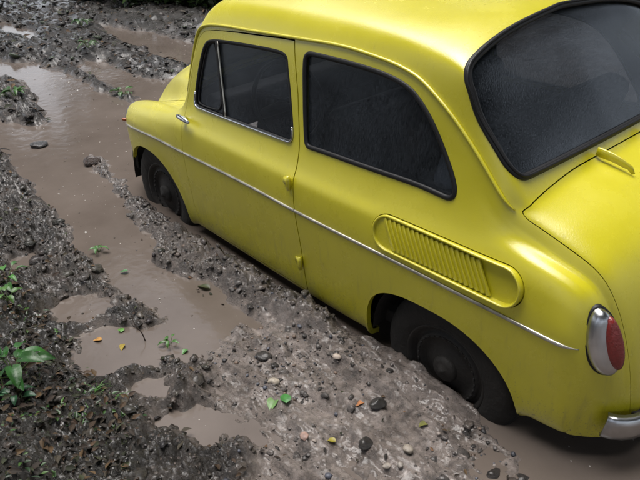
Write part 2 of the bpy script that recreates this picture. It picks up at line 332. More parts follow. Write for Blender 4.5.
PZ = {
  'B': [(3.125,.582),(2.991,.573),(2.668,.618),(2.206,.658),(1.767,.681),(1.289,.665),(.843,.652),(.587,.645),(.497,.781),(.829,.83),(1.117,.928),(1.315,.965),(1.507,.984),(1.81,.932),(1.994,.871),(2.333,.797),(2.631,.744),(2.872,.726)],
  'A': [(4.791,1.275),(3.842,.971),(3.209,1.041),(2.495,1.127),(2.041,1.158),(1.745,1.195),(1.392,1.228),(1.155,1.182),(1.072,1.276),(.76,1.227),(.387,1.298),(.153,1.424),(-.6,2.0),(-2,3.2),(2,5),(6,4)],
  'C': [(11.854,-.416),(16,-4),(9,-6),(7.387,-3.442),(4.231,-.956),(3.84,-.062),(4.665,-.04),(5.802,.046),(6.077,.227),(7.341,.664)],
  'A0': [(6.097,.603),(5.697,.354),(5.221,.279),(4.587,.393),(3.946,.577),(3.899,.703),(4.037,.772),(4.536,1.047)],
  'L': [(2.859,1.839),(2.173,1.526),(1.707,1.499),(1.313,1.522),(.901,1.538),(.589,1.577),(.303,1.694),(-.6,2.3),(-2,3.6),(2,6),(5,4.5)],
}
def sstep(a, b, x):
    t = np.clip((x-a)/(b-a), 0, 1); return t*t*(3-2*t)
def terrain(x, y):
    sh = x.shape; x = x.ravel(); y = y.ravel(); n = len(x)
    far = np.hypot(x-1.5, y-.8)
    near = far < 9
    wx = x+.11*(fbm(x, y, 5, 3, 50)-.5)+.06*(fbm(x, y, 19, 2, 52)-.5); wy = y+.11*(fbm(x, y, 5, 3, 60)-.5)+.06*(fbm(x, y, 19, 2, 62)-.5)
    dw = np.full(n, 9.)
    for kp, P in PW.items(): dw[near] = np.minimum(dw[near], poly_sd(wx[near], wy[near], P)-(.02 if kp in ('p2', 'p1') else -.01 if kp == 'p3' else 0))
    z = {}
    for k, P in PZ.items():
        q = np.full(n, 9.); q[near] = poly_sd(wx[near], wy[near], P); z[k] = sstep(.05, -.07, q)
    dark = np.maximum.reduce([z['A'], z['C'], z['A0'], z['B']*.72])
    dark = np.where(near, dark, 1.)
    land = sstep(-.03, .05, dw)
    # silt flat between the channel and the car
    grey = (1-dark)*land
    rise = 1-np.exp(-np.clip(dw, 0, 5)/.10)
    amp = .016*grey + .062*z['B'] + .070*z['A'] + .062*z['A0'] + .055*z['C']
    h = WATER-.05*sstep(.04, -.15, dw)-.006 + amp*rise
    h = h-.012*sstep(.52, .66, fbm(x, y, 2.6, 3, 28))*(1-z['C'])*sstep(-.02, .03, dw)*sstep(2.6, 1.9, x)*sstep(.70, .85, y)*sstep(1.75, 1.5, y)
    # the bank on the left climbs away from the track
    bank = np.clip((y-1.55-.12*(x-1))/1.6, 0, None)*np.clip((5-x)/2, 0, 1)
    h = h+np.minimum(.42*bank**1.2, 1.2)
    # mud squeezed up along the car
    side = np.exp(-((y-.76)/.085)**2)*sstep(-.27, -.05, x)*sstep(1.9, 1.2, x)
    h = h+side*.010*land+.034*sstep(1.55, .95, y)*sstep(-.30, .25, x)*sstep(1.3, .45, x)*sstep(.60, .66, y)*land*rise
    inside = sstep(.725-.085*sstep(-.25, -.1, x)*sstep(.5, .35, x), .60, np.abs(y))*sstep(-.75, -.5, x)*sstep(2.75, 2.5, x)
    # clods
    d1, hid = worley(x+.02*vnoise(x*40, y*40, 3), y, 17, 11)
    d2, hid2 = worley(x, y, 38, 21)
    cl = np.clip(1-d1*1.25, 0, 1)**.8*(hid > .35)*hid
    c2 = np.clip(1-d2*1.3, 0, 1)**.8*(hid2 > .3)*hid2
    big = fbm(x, y, 3.2, 4, 30)-.5
    mid = fbm(x, y, 11, 4, 33)-.5
    fine = fbm(x, y, 45, 3, 36)-.5
    def rdg(f, sd): return 1-np.abs(2*vnoise(x*f+3*vnoise(x*f*.5, y*f*.5, sd+1), y*f+3*vnoise(x*f*.5+9, y*f*.5, sd+2), sd)-1)
    r1 = rdg(24, 81)-.5; r2 = rdg(55, 84)-.5; r3 = rdg(110, 87)-.5
    rough = dark*(.5+.5*sstep(.0, .12, dw))
    h = h+land*(rough*(.030*cl+.020*c2+.08*big+.070*mid+.025*fine+.022*r1+.016*r2+.008*r3) + grey*(.040*big+.022*mid+.065*(fbm(x*.35+.25*y, y*1.5-.1*x, 11, 3, 77)-.5)+.004*fine+.003*r2+.0025*r3+.008*c2*(hid2 > .62)+.020*cl*(hid > .85)))
    # ripples of silt under water hardly matter, but keep the far track rolling
    h = h-inside*.065
    fm = sstep(7, 14, far)
    roll = .35*(fbm(x, y, .12, 3, 70)-.45)*sstep(10, 40, far)
    verge = .5*sstep(2.6, 5.5, np.abs(y+.28*x-.2)-.3*x*0)*sstep(4, 9, far)
    h = h*(1-fm)+fm*(WATER+.03+.08*big)+roll+verge
    # colours
    c_grey = np.array([.168, .142, .128]); c_dark = np.array([.016, .0125, .010]); c_mid = np.array([.074, .059, .049]); c_lit = np.array([.017, .015, .011]); c_sub = np.array([.150, .125, .110])
    dkC = (1-.62*z['C'])[:, None]
    mixd = np.clip(dark*(.55+1.5*(fbm(x, y, 7, 3, 41)-.35)), 0, 1)[:, None]
    col = c_grey*(1-dark[:, None])+dark[:, None]*(c_mid*(1-mixd)+c_dark*mixd)*dkC
    pat = sstep(.5, .68, fbm(x, y, 9, 4, 44))[:, None]*grey[:, None]
    col = col*(1-.55*pat)+.55*pat*np.array([.085, .068, .058])
    l = (z['L']*.85)[:, None]; col = col*(1-l)+l*c_lit
    w = np.maximum(sstep(.06, -.01, dw), sstep(.012, -.006, h-WATER-.004))[:, None]; col = col*(1-w*.7)+w*.7*c_sub
    g = (sstep(2.8, 4.0, np.abs(y+.28*x-.2))*sstep(4, 8, far))[:, None]; col = col*(1-g)+g*np.array([.025, .032, .012])
    return h.reshape(sh), col.reshape(sh+(3,)), dict(dw=dw.reshape(sh), dark=dark.reshape(sh), lit=z['L'].reshape(sh), B=z['B'].reshape(sh), grey=grey.reshape(sh), C=z['C'].reshape(sh))
def axis(lo, hi, step, a, b, gb, ga):
    c = list(np.arange(lo, hi, step)); s = step; v = c[-1]
    while v < b: s *= gb if s < .11 else 1.12; v += s; c.append(v)
    s = step; v = lo; pre = []
    while v > a: s *= ga if s < .08 else 1.12; v -= s; pre.append(v)
    return np.array(pre[::-1]+c)
gx = axis(-.65, 2.6, .0058, -260, 260, 1.011, 1.06); gy = axis(.62, 2.0, .0052, -260, 260, 1.05, 1.018)
GX, GY = np.meshgrid(gx, gy, indexing='ij')
GH, GC, GZ = terrain(GX, GY)
def quads(nu, nv):
    i = np.arange(nu-1)[:, None]; j = np.arange(nv-1)[None, :]; a = (i*nv+j)
    return np.stack([a, a+nv, a+nv+1, a+1], -1).reshape(-1, 4)
ground = mk('ground', np.stack([GX, GY, GH], -1).reshape(-1, 3), quads(len(gx), len(gy)), M['mud'], col=GC.reshape(-1, 3))
tag(ground, 'churned grey brown mud of the rutted track', 'mud', kind='structure')
def gz(x, y, A=None):
    A = GH if A is None else A
    x = np.asarray(x, float); y = np.asarray(y, float)
    i = np.clip(np.searchsorted(gx, x)-1, 0, len(gx)-2); j = np.clip(np.searchsorted(gy, y)-1, 0, len(gy)-2)
    fx = (x-gx[i])/(gx[i+1]-gx[i]); fy = (y-gy[j])/(gy[j+1]-gy[j])
    return A[i, j]*(1-fx)*(1-fy)+A[i+1, j]*fx*(1-fy)+A[i, j+1]*(1-fx)*fy+A[i+1, j+1]*fx*fy
def gtop(x, y): return np.maximum(gz(x, y), WATER)
wx_ = np.linspace(-6, 12, 60); wy_ = np.linspace(-4, 4, 30); WX, WY = np.meshgrid(wx_, wy_, indexing='ij')
wat = mk('puddle_water', np.stack([WX, WY, np.full_like(WX, WATER)], -1).reshape(-1, 3), quads(60, 30), M['water'])
tag(wat, 'opaque brown rain water standing in the ruts', 'water', kind='structure')

# ================================================================== car body surface
X0 = 2.62                                   # world x = X0 - s, s measured from the front bumper
ST = []                                      # stations: (u, 13 rows of (s, y, z)), hem to roof centre line
def st(u, rows): ST.append((u, rows))
def side(s, hem=.25, k=1., zs=0.):
    return [(s, .60*k, hem-.012), (s, .642*k, hem), (s, .667*k, .45+zs), (s, .677*k, .67+zs), (s, .667*k, .80+zs), (s, .645*k, .843+zs)]
st(0, [(.20,.50,.325),(.17,.54,.33),(.14,.525,.335),(.10,.50,.34),(.09,.47,.34),(.085,.44,.34),(.08,.41,.34),(.075,.375,.34),(.07,.34,.34),(.065,.30,.34),(.05,.22,.34),(.03,.12,.34),(.03,0,.34)])
st(.05, [(.20,.52,.32),(.17,.56,.335),(.13,.565,.40),(.09,.55,.50),(.08,.53,.52),(.075,.50,.53),(.07,.465,.53),(.07,.425,.53),(.065,.38,.52),(.06,.33,.52),(.04,.25,.52),(.025,.13,.53),(.02,0,.53)])
st(.1, [(.25,.54,.31),(.22,.59,.33),(.17,.60,.45),(.13,.585,.62),(.12,.565,.66),(.115,.54,.685),(.11,.505,.69),(.11,.465,.68),(.10,.42,.66),(.1,.37,.65),(.08,.28,.67),(.06,.15,.69),(.055,0,.70)])
st(.25, [(.30,.57,.29),(.29,.615,.31),(.28,.632,.46),(.26,.628,.645),(.25,.607,.70),(.245,.572,.735),(.24,.53,.745),(.24,.48,.735),(.23,.43,.71),(.23,.39,.70),(.2,.3,.78),(.18,.15,.83),(.17,0,.845)])
st(.5, [(.5,.60,.27),(.5,.635,.28),(.5,.655,.46),(.5,.658,.66),(.5,.638,.745),(.5,.60,.785),(.5,.555,.80),(.5,.51,.79),(.5,.465,.775),(.5,.43,.78),(.48,.36,.885),(.46,.19,.94),(.45,0,.955)])
st(.75, [(.75,.60,.255),(.75,.642,.262),(.75,.664,.455),(.75,.671,.668),(.75,.657,.775),(.75,.625,.825),(.75,.588,.838),(.75,.548,.832),(.75,.515,.832),(.75,.48,.85),(.74,.41,.92),(.72,.22,.97),(.71,0,.982)])
st(.92, side(.92)+[(.92,.628,.88),(.925,.618,.91),(.93,.612,.925),(.925,.598,.935),(.89,.50,.955),(.87,.28,.992),(.86,0,1.0)])
st(1.0, side(1.0)+[(.99,.622,.915),(.995,.604,1.03),(1.0,.592,1.10),(.995,.582,1.115),(.975,.51,1.13),(.955,.28,1.155),(.945,0,1.165)])
st(1.08, side(1.08)+[(1.08,.622,.915),(1.08,.595,1.09),(1.08,.572,1.245),(1.075,.566,1.275),(1.085,.50,1.355),(1.075,.27,1.39),(1.07,0,1.40)])
st(1.2, side(1.2)+[(1.2,.622,.915),(1.2,.593,1.10),(1.2,.566,1.265),(1.2,.558,1.300),(1.2,.49,1.392),(1.2,.27,1.44),(1.2,0,1.452)])
st(1.45, side(1.45)+[(1.45,.622,.915),(1.45,.592,1.11),(1.45,.564,1.278),(1.45,.555,1.312),(1.45,.49,1.412),(1.45,.27,1.462),(1.45,0,1.478)])
st(1.75, side(1.75)+[(1.75,.622,.915),(1.75,.591,1.11),(1.75,.563,1.29),(1.75,.553,1.327),(1.75,.49,1.422),(1.75,.27,1.475),(1.75,0,1.492)])
st(2.0, side(2.0, .25, .995)+[(2.0,.617,.92),(2.0,.585,1.115),(2.0,.558,1.30),(2.0,.549,1.337),(2.0,.495,1.422),(2.0,.27,1.472),(2.0,0,1.488)])
st(2.2, side(2.2, .255, .988)+[(2.2,.612,.925),(2.2,.58,1.12),(2.2,.556,1.29),(2.2,.548,1.326),(2.2,.505,1.412),(2.2,.28,1.46),(2.2,0,1.477)])
st(2.35, [(2.35,.59,.25),(2.35,.630,.265),(2.35,.655,.455),(2.35,.665,.67),(2.35,.652,.80),(2.35,.628,.862),(2.35,.607,.93),(2.35,.577,1.12),(2.345,.559,1.265),(2.34,.552,1.303),(2.37,.525,1.388),(2.375,.3,1.452),(2.38,0,1.474)])
st(2.45, [(2.45,.585,.25),(2.45,.628,.27),(2.45,.653,.458),(2.45,.662,.67),(2.45,.650,.805),(2.45,.625,.868),(2.455,.603,.95),(2.46,.578,1.10),(2.46,.567,1.205),(2.46,.562,1.242),(2.53,.55,1.346),(2.50,.3,1.426),(2.485,0,1.452)])
st(2.6, [(2.6,.58,.255),(2.6,.626,.275),(2.6,.65,.46),(2.6,.659,.67),(2.6,.647,.81),(2.6,.622,.878),(2.595,.602,.955),(2.59,.586,1.05),(2.585,.577,1.115),(2.585,.572,1.15),(2.605,.555,1.225),(2.62,.3,1.24),(2.625,0,1.25)])
st(2.68, [(2.68,.58,.262),(2.68,.624,.28),(2.68,.648,.462),(2.68,.657,.67),(2.68,.646,.814),(2.68,.622,.88),(2.68,.605,.935),(2.68,.592,.985),(2.68,.585,1.03),(2.68,.58,1.06),(2.70,.55,1.118),(2.715,.3,1.115),(2.72,0,1.115)])
st(2.72, [(2.72,.58,.265),(2.72,.622,.283),(2.72,.647,.463),(2.72,.656,.67),(2.72,.645,.815),(2.72,.622,.878),(2.725,.606,.914),(2.73,.596,.942),(2.732,.589,.973),(2.735,.583,1.00),(2.75,.545,1.052),(2.757,.3,1.052),(2.76,0,1.052)])
st(2.765, [(2.765,.58,.27),(2.765,.621,.286),(2.765,.646,.464),(2.765,.655,.67),(2.765,.644,.815),(2.765,.622,.876),(2.765,.605,.898),(2.767,.592,.916),(2.768,.579,.942),(2.768,.566,.977),(2.785,.53,.992),(2.79,.3,1.004),(2.792,0,1.008)])
st(2.83, [(2.83,.58,.275),(2.83,.62,.29),(2.83,.644,.465),(2.83,.653,.67),(2.83,.642,.81),(2.83,.620,.866),(2.83,.600,.880),(2.835,.580,.888),(2.838,.563,.908),(2.84,.550,.946),(2.845,.49,.968),(2.855,.27,.988),(2.86,0,.993)])
st(2.92, [(2.91,.58,.278),(2.91,.618,.29),(2.915,.64,.46),(2.92,.650,.67),(2.92,.637,.80),(2.92,.614,.852),(2.925,.592,.860),(2.925,.571,.862),(2.925,.553,.874),(2.925,.538,.912),(2.93,.47,.938),(2.945,.26,.958),(2.95,0,.963)])
st(3.02, [(2.96,.575,.28),(2.97,.612,.29),(2.99,.635,.45),(3.01,.642,.665),(3.015,.622,.768),(3.02,.595,.808),(3.025,.570,.816),(3.028,.547,.815),(3.03,.529,.822),(3.035,.515,.850),(3.04,.44,.868),(3.065,.24,.883),(3.075,0,.888)])
st(3.10, [(3.0,.57,.28),(3.02,.605,.29),(3.04,.625,.43),(3.05,.625,.62),(3.068,.60,.675),(3.080,.573,.694),(3.090,.547,.699),(3.096,.525,.698),(3.102,.507,.697),(3.113,.492,.705),(3.125,.42,.718),(3.155,.23,.733),(3.165,0,.738)])
st(3.18, [(3.01,.57,.28),(3.04,.60,.29),(3.06,.61,.38),(3.08,.602,.46),(3.105,.58,.50),(3.125,.555,.51),(3.14,.532,.515),(3.15,.512,.515),(3.158,.495,.51),(3.168,.48,.505),(3.18,.41,.50),(3.21,.22,.50),(3.22,0,.50)])
st(3.3, [(3.02,.56,.28),(3.05,.592,.29),(3.07,.585,.29),(3.09,.57,.29),(3.115,.55,.29),(3.135,.53,.292),(3.155,.51,.294),(3.17,.492,.296),(3.18,.475,.298),(3.19,.46,.30),(3.205,.39,.30),(3.23,.2,.30),(3.24,0,.30)])
U = np.array([a for a, _ in ST]); T = np.array([r for _, r in ST])              # (stations, rows, 3)
mid = T[11]; VK = np.concatenate([[0], np.cumsum(np.linalg.norm(np.diff(mid, axis=0), axis=1))])
V9, V10, V6, V4 = VK[9], VK[10], VK[6], VK[4]
NU, NV = 400, 150
uu = np.linspace(0, 3.3, NU); vv = np.linspace(0, VK[-1], NV)
A1 = np.stack([np.stack([pchip(U, T[:, r, c], uu) for c in range(3)], -1) for r in range(13)], 1)   # NU,13,3
G = np.empty((NU, NV, 3))
for i in range(NU):
    for c in range(3): G[i, :, c] = pchip(VK, A1[i, :, c], vv)
def gsm(a, ax, sig, sym_end=False):
    n = int(3*sig)+1; k = np.exp(-.5*(np.arange(-n, n+1)/sig)**2); k /= k.sum()
    a = np.moveaxis(a, ax, 0)
    lo = 2*a[:1]-a[n:0:-1]; hi = 2*a[-1:]-a[-2:-n-2:-1]
    p = np.concatenate([lo, a, hi]); r = sum(k[j]*p[j:j+len(a)] for j in range(2*n+1))
    return np.moveaxis(r, 0, ax)
Gs = gsm(gsm(G, 0, 2.4), 1, 1.0)
Gs[:, -1, 1] = 0
# keep the roof symmetric across the centre line
def fix_centre(g):
    h = g.copy(); m = g[:, -2::-1] * np.array([1, -1, 1]); full = np.concatenate([g, m[:, :12]], 1)
    f = gsm(full, 1, 2.0)
    w = np.clip((np.arange(NV)-(NV-12))/6, 0, 1)[None, :, None]
    return h*(1-w)+f[:, :NV]*w
Gs = fix_centre(Gs); Gs[:, -1, 1] = 0
SX = np.stack([X0-Gs[..., 0], Gs[..., 1], Gs[..., 2]], -1)
du = np.gradient(SX, axis=0); dv = np.gradient(SX, axis=1)
NN = np.cross(dv, du); NN /= np.maximum(np.linalg.norm(NN, axis=-1, keepdims=True), 1e-9)
if NN[NU//2, 60, 1] < 0: NN = -NN
NN[:, -1, 1] = 0; NN /= np.linalg.norm(NN, axis=-1, keepdims=True)
UU, VV = np.meshgrid(uu, vv, indexing='ij')
ATT = np.concatenate([SX, UU[..., None], VV[..., None], NN], -1).reshape(-1, 8)
Q = quads(NU, NV)
TRI = np.concatenate([Q[:, [0, 1, 2]], Q[:, [0, 2, 3]]])
_n = np.cross(ATT[TRI[5000, 1], :3]-ATT[TRI[5000, 0], :3], ATT[TRI[5000, 2], :3]-ATT[TRI[5000, 0], :3])
if np.dot(_n, ATT[TRI[5000, 0], 5:8]) < 0: TRI = TRI[:, ::-1]
def S(u, v):
    u = np.asarray(u, float); v = np.asarray(v, float)
    a = np.clip(u/3.3*(NU-1), 0, NU-1.001); b = np.clip(v/VK[-1]*(NV-1), 0, NV-1.001)
    i = a.astype(int); j = b.astype(int); fa = (a-i)[..., None]; fb = (b-j)[..., None]
    def bl(g): return g[i, j]*(1-fa)*(1-fb)+g[i+1, j]*fa*(1-fb)+g[i, j+1]*(1-fa)*fb+g[i+1, j+1]*fa*fb
    n = bl(NN); return bl(SX), n/np.linalg.norm(n, axis=-1, keepdims=True)
jlim = int(np.searchsorted(vv, V9+.02))
def inv_side(s, z):
    """surface point and normal on the flank for side view coordinates"""
    s = np.asarray(s, float); z = np.asarray(z, float); x = X0-s
    P = SX[:, 4:jlim].reshape(-1, 3); uvs = np.stack([UU[:, 4:jlim].ravel(), VV[:, 4:jlim].ravel()], 1)
    k = np.array([np.argmin((P[:, 0]-a)**2+(P[:, 2]-b)**2) for a, b in zip(x, z)])
    q = uvs[k].copy()
    for _ in range(8):
        p, _n = S(q[:, 0], q[:, 1]); e = 1e-3
        pu = (S(q[:, 0]+e, q[:, 1])[0]-p)/e; pv = (S(q[:, 0], q[:, 1]+e)[0]-p)/e
        rx = x-p[:, 0]; rz = z-p[:, 2]; det = pu[:, 0]*pv[:, 2]-pu[:, 2]*pv[:, 0]
        det = np.where(np.abs(det) < 1e-4, 1e-4, det)
        q[:, 0] += np.clip((rx*pv[:, 2]-rz*pv[:, 0])/det, -.02, .02); q[:, 1] += np.clip((pu[:, 0]*rz-pu[:, 2]*rx)/det, -.02, .02)
    return S(q[:, 0], q[:, 1])
def clip(A, F, phi):
    """keep the part of the mesh where phi > 0"""
    f = phi(A); keep = f > 0; k = keep[F].sum(1)
    out = [F[k == 3]]; newv = []; cache = {}; nf = []; base = len(A)
    def cut(a, b):
        key = (a, b) if a < b else (b, a)
        if key not in cache:
            t = f[a]/(f[a]-f[b]); newv.append(A[a]*(1-t)+A[b]*t); cache[key] = base+len(newv)-1
        return cache[key]
    for tri in F[(k == 1) | (k == 2)]:
        ks = keep[tri]
        if ks.sum() == 1:
            i = int(np.argmax(ks)); a, b, c = tri[i], tri[(i+1) % 3], tri[(i+2) % 3]
            nf.append((a, cut(a, b), cut(a, c)))
        else:
            i = int(np.argmin(ks)); a, b, c = tri[i], tri[(i+1) % 3], tri[(i+2) % 3]
            p = cut(a, b); q = cut(a, c); nf.append((p, b, c)); nf.append((p, c, q))
    A = np.vstack([A]+([np.array(newv)] if newv else [])); F = np.concatenate(out+([np.array(nf)] if nf else []))
    us, invx = np.unique(F, return_inverse=True)
    return A[us], invx.reshape(-1, 3)
def mirror(A, F, weld=True):
    B = A.copy(); B[:, 1] *= -1; B[:, 6] *= -1; n = len(A)
    idx = np.arange(n)+n
    if weld: idx = np.where(np.abs(A[:, 1]) < 1e-6, np.arange(n), idx)
    return np.vstack([A, B]), np.concatenate([F, idx[F[:, ::-1]]])
def flip(A, F):
    B = A.copy(); B[:, 1] *= -1; B[:, 6] *= -1; return B, F[:, ::-1]
def panel(name, A, F, m, parent, depth=.014, off=0.):
    P = A[:, :3]+A[:, 5:8]*(off if np.isscalar(off) else np.asarray(off)[:, None]); N = A[:, 5:8]
    V = [P]; NO = [N]; FF = [F]
    if depth:
        e = np.concatenate([F[:, [0, 1]], F[:, [1, 2]], F[:, [2, 0]]]); key = np.sort(e, 1).astype(np.int64); kk = key[:, 0]*10000000+key[:, 1]
        u_, ix, ct = np.unique(kk, return_index=True, return_counts=True); b = e[ix[ct == 1]]
        a0, a1 = P[b[:, 0]], P[b[:, 1]]; c0, c1 = a0-N[b[:, 0]]*depth, a1-N[b[:, 1]]*depth
        nn = np.cross(a1-a0, c0-a0); ln = np.linalg.norm(nn, axis=1, keepdims=True); nn = -nn/np.maximum(ln, 1e-9)
        n0 = len(P); k = len(b); V += [a0, a1, c0, c1]; NO += [nn]*4
        i = np.arange(k)+n0; FF += [np.stack([i+k, i, i+2*k], 1), np.stack([i+k, i+2*k, i+3*k], 1)]
    return mk(name, np.vstack(V), np.concatenate(FF), m, parent, nrm=np.vstack(NO))
def sweep(name, P, N, prof, m, parent, closed=False, caps=True, taper=None, smooth=True):
    """profile (a across, b along the surface normal) swept along P"""
    P = np.asarray(P, float); N = np.asarray(N, float); n = len(P); k = len(prof)
    t = (np.roll(P, -1, 0)-np.roll(P, 1, 0)) if closed else np.gradient(P, axis=0)
    t /= np.maximum(np.linalg.norm(t, axis=1, keepdims=True), 1e-9)
    bn = np.cross(t, N); bn /= np.maximum(np.linalg.norm(bn, axis=1, keepdims=True), 1e-9); nn = np.cross(bn, t)
    tp = np.ones(n) if taper is None else np.asarray(taper)
    V = np.concatenate([P[:, None]+bn[:, None]*(np.array([p[0] for p in prof])[None, :, None]*tp[:, None, None])+nn[:, None]*(np.array([p[1] for p in prof])[None, :, None]*tp[:, None, None])], 1).reshape(-1, 3)
    F = []
    for i in range(n if closed else n-1):
        i2 = (i+1) % n
        for j in range(k):
            j2 = (j+1) % k; F.append((i*k+j, i*k+j2, i2*k+j2, i2*k+j))
    if not closed and caps: F += [tuple(range(k))[::-1], tuple((n-1)*k+j for j in range(k))]
    return mk(name, V, F, m, parent, smooth)
def ell(a, b, n=8, lift=0.): return [(a*math.cos(2*math.pi*i/n), b*math.sin(2*math.pi*i/n)+lift) for i in range(n)]
def lathe(prof, n=40, ctr=(0, 0, 0), sgn=1):
    """profile of (radius, outward y) spun about the y axis"""
    V = []; F = []
    for i in range(n):
        a = 2*math.pi*i/n
        for r, y in prof: V.append((ctr[0]+r*math.cos(a), ctr[1]+sgn*y, ctr[2]+r*math.sin(a)))
    k = len(prof)
    for i in range(n):
        for j in range(k-1):
            q = (i*k+j, i*k+j+1, ((i+1) % n)*k+j+1, ((i+1) % n)*k+j); F.append(q if sgn > 0 else q[::-1])
    return np.array(V), F
def half_lathe(prof, n, ctr, sgn):
    V, F = [], []; k = len(prof)
    for i in range(n+1):
        a = math.pi*i/n
        for r, y in prof: V.append((ctr[0]+r*math.cos(a), ctr[1]+sgn*y, ctr[2]+r*math.sin(a)))
    for i in range(n):
        for j in range(k-1):
            q = (i*k+j, i*k+j+1, (i+1)*k+j+1, (i+1)*k+j); F.append(q if sgn > 0 else q[::-1])
    return np.array(V), F
def boxm(name, c, d, m, parent, bev=.02, rot=(0, 0, 0), seg=3):
    import bmesh
    bm = bmesh.new(); bmesh.ops.create_cube(bm, size=1)
    for v in bm.verts: v.co = Vector((v.co.x*d[0], v.co.y*d[1], v.co.z*d[2]))
    bmesh.ops.bevel(bm, geom=bm.edges[:], offset=bev, segments=seg, affect='EDGES', profile=.5)
    mt = Matrix.Translation(c) @ Matrix.Rotation(rot[2], 4, 'Z') @ Matrix.Rotation(rot[1], 4, 'Y') @ Matrix.Rotation(rot[0], 4, 'X')
    bm.transform(mt); me = bpy.data.meshes.new(name); bm.to_mesh(me); bm.free()
    return link_mesh(name, me, m, parent)

# ---- outlines in side view (s, z)
DW = chaikin([(1.105,1.205),(1.15,1.238),(1.35,1.254),(1.60,1.268),(1.695,1.266),(1.703,1.22),(1.728,1.12),(1.752,.99),(1.755,.932),(1.69,.930),(1.3,.922),(1.06,.918),(1.022,.925),(1.028,.98),(1.065,1.11)], 3)
QW = chaikin([(1.802,1.245),(1.806,1.288),(1.86,1.292),(2.15,1.291),(2.31,1.270),(2.385,1.222),(2.455,1.15),(2.592,.950),(2.44,.958),(2.36,.957),(2.17,.951),(1.89,.945),(1.845,.942),(1.832,.965),(1.815,1.10)], 3)
DOOR = np.array([(1.733,1.322),(1.774,1.13),(1.80,.93),(1.806,.80),(1.814,.667),(1.828,.55),(1.834,.40),(1.836,.285)]+[(1.82,.272),(1.0,.272),(.965,.285),(.945,.40),(.942,.60),(.942,.80),(.945,.875),(.975,.98),(1.025,1.14),(1.072,1.238),(1.11,1.268),(1.2,1.284),(1.35,1.297),(1.55,1.311),(1.66,1.319)])
def supell(c, a, b, n, n2=None, lo=-.3):
    P = []
    for t in np.linspace(0, math.pi, 60):
        ct, s_ = math.cos(t), math.sin(t); e = n if ct > 0 else (n2 or n); r = (abs(ct)**e+s_**e)**(-1/e)
        P.append((c[0]+a*r*ct, c[1]+b*r*s_))
    return P
ARCH_R = np.array([(2.905, .15), (2.893, .262)]+[(x, z) for x, z in supell((2.555, .262), .342, .282, 2.1, 3.2)]+[(2.217, .15)])
ARCH_F = np.array([(.885, .15), (.878, .27)]+supell((.545, .27), .333, .305, 2.1, 2.3)+[(.212, .15)])
VC = (2.318, 2.802, .762, .072)                 # vent: left centre s, right centre s, z, radius
VENT = np.array([(VC[0]-VC[3]*math.cos(a), VC[2]-.004+VC[3]*math.sin(a)) for a in np.linspace(-math.pi/2, math.pi/2, 16)]+[(VC[1]+VC[3]*math.cos(a), VC[2]+.004+VC[3]*math.sin(a)) for a in np.linspace(math.pi/2, -math.pi/2, 16)])
def f_side(P, vmax=99, grow=0.):
    P = np.asarray(P); lo = P.min(0)-.08; hi = P.max(0)+.08
    def f(A):
        s = X0-A[:, 0]; z = A[:, 2]; r = np.full(len(A), .08)
        k = (s > lo[0]) & (s < hi[0]) & (z > lo[1]) & (z < hi[1]) & (A[:, 4] < vmax)
        if k.any(): r[k] = poly_sd(s[k], z[k], P)
        return r-grow
    return f
neg = lambda g: (lambda A: -g(A))
f_dw = f_side(DW, V9+.03); f_qw = f_side(QW, V9+.03); f_door = f_side(DOOR, V9+.03)
f_ar = f_side(ARCH_R, V4); f_af = f_side(ARCH_F, V4); f_vent = f_side(VENT, V6)
KR, KW = 1.78, 3.0
def in_rear(A): return box_sd(np.minimum((A[:, 3]-2.452)*KR, (2.714-A[:, 3])*KR), A[:, 4]-(V10-.004), .074)
def in_front(A): return box_sd(np.minimum((A[:, 3]-.945)*KW, (1.062-A[:, 3])*KW), A[:, 4]-(V10-.02), .07)
def lid_u(v): return 2.775-.030*sstep(V9+.02, V9+.40, v)
def in_lid(A): return np.minimum(box_sd(A[:, 3]-lid_u(A[:, 4]), A[:, 4]-(V9+.002), .03), (3.262-A[:, 3])*1.5)
def in_hood(A): return np.minimum(box_sd(.895-A[:, 3], A[:, 4]-V9, .06), (A[:, 3]-.06)*2)

def dgap(a): return .0010+.0018*sstep(1.1, 1.5, X0-a[:, 0])
CAR = empty('car', (X0-1.66, 0, .0))
tag(CAR, 'small yellow two door saloon car sunk in the muddy track', 'car')
A, F = ATT, TRI
A, F = clip(A, F, f_ar); A, F = clip(A, F, f_af); A, F = clip(A, F, f_vent)
A, F = clip(A, F, f_qw)
A, F = clip(A, F, lambda a: -in_rear(a)); A, F = clip(A, F, lambda a: -in_front(a))
BA, BF = clip(A, F, lambda a: f_door(a)-dgap(a)); BA, BF = clip(BA, BF, lambda a: -in_lid(a)-.0035); BA, BF = clip(BA, BF, lambda a: -in_hood(a)-.0025)
# arch lips flare slightly outwards
def lip(Ax):
    d = np.minimum(np.where(Ax[:, 4] < V4, np.abs(f_ar(Ax)), 9), np.where(Ax[:, 4] < V4, np.abs(f_af(Ax)), 9))
    return .013*np.exp(-(d/.022)**2)*(Ax[:, 2] > .2)
BA2, BF2 = mirror(BA, BF)
panel('body', BA2, BF2, M['paint'], CAR, .022, lip(BA2))
LA, LF = clip(A, F, in_lid); LA, LF = mirror(LA, LF)
LID = panel('engine_lid', LA, LF, M['paint'], CAR, .018, .013*sstep(-.012, .045, in_lid(LA))-.002)
HA, HF = clip(A, F, in_hood); HA, HF = mirror(HA, HF)
panel('bonnet', HA, HF, M['paint'], CAR, .018, .010*sstep(0, .05, in_hood(HA))+.001)
DA, DF = clip(A, F, lambda a: -f_door(a)-dgap(a)); DA, DF = clip(DA, DF, f_dw)
def glass_of(ff, grow=.010):
    a, f = clip(ATT, TRI, ff); return a, f
def outline(P, step=.012, closed=True):
    p = resample(P, step, closed); return inv_side(p[:, 0], p[:, 1])
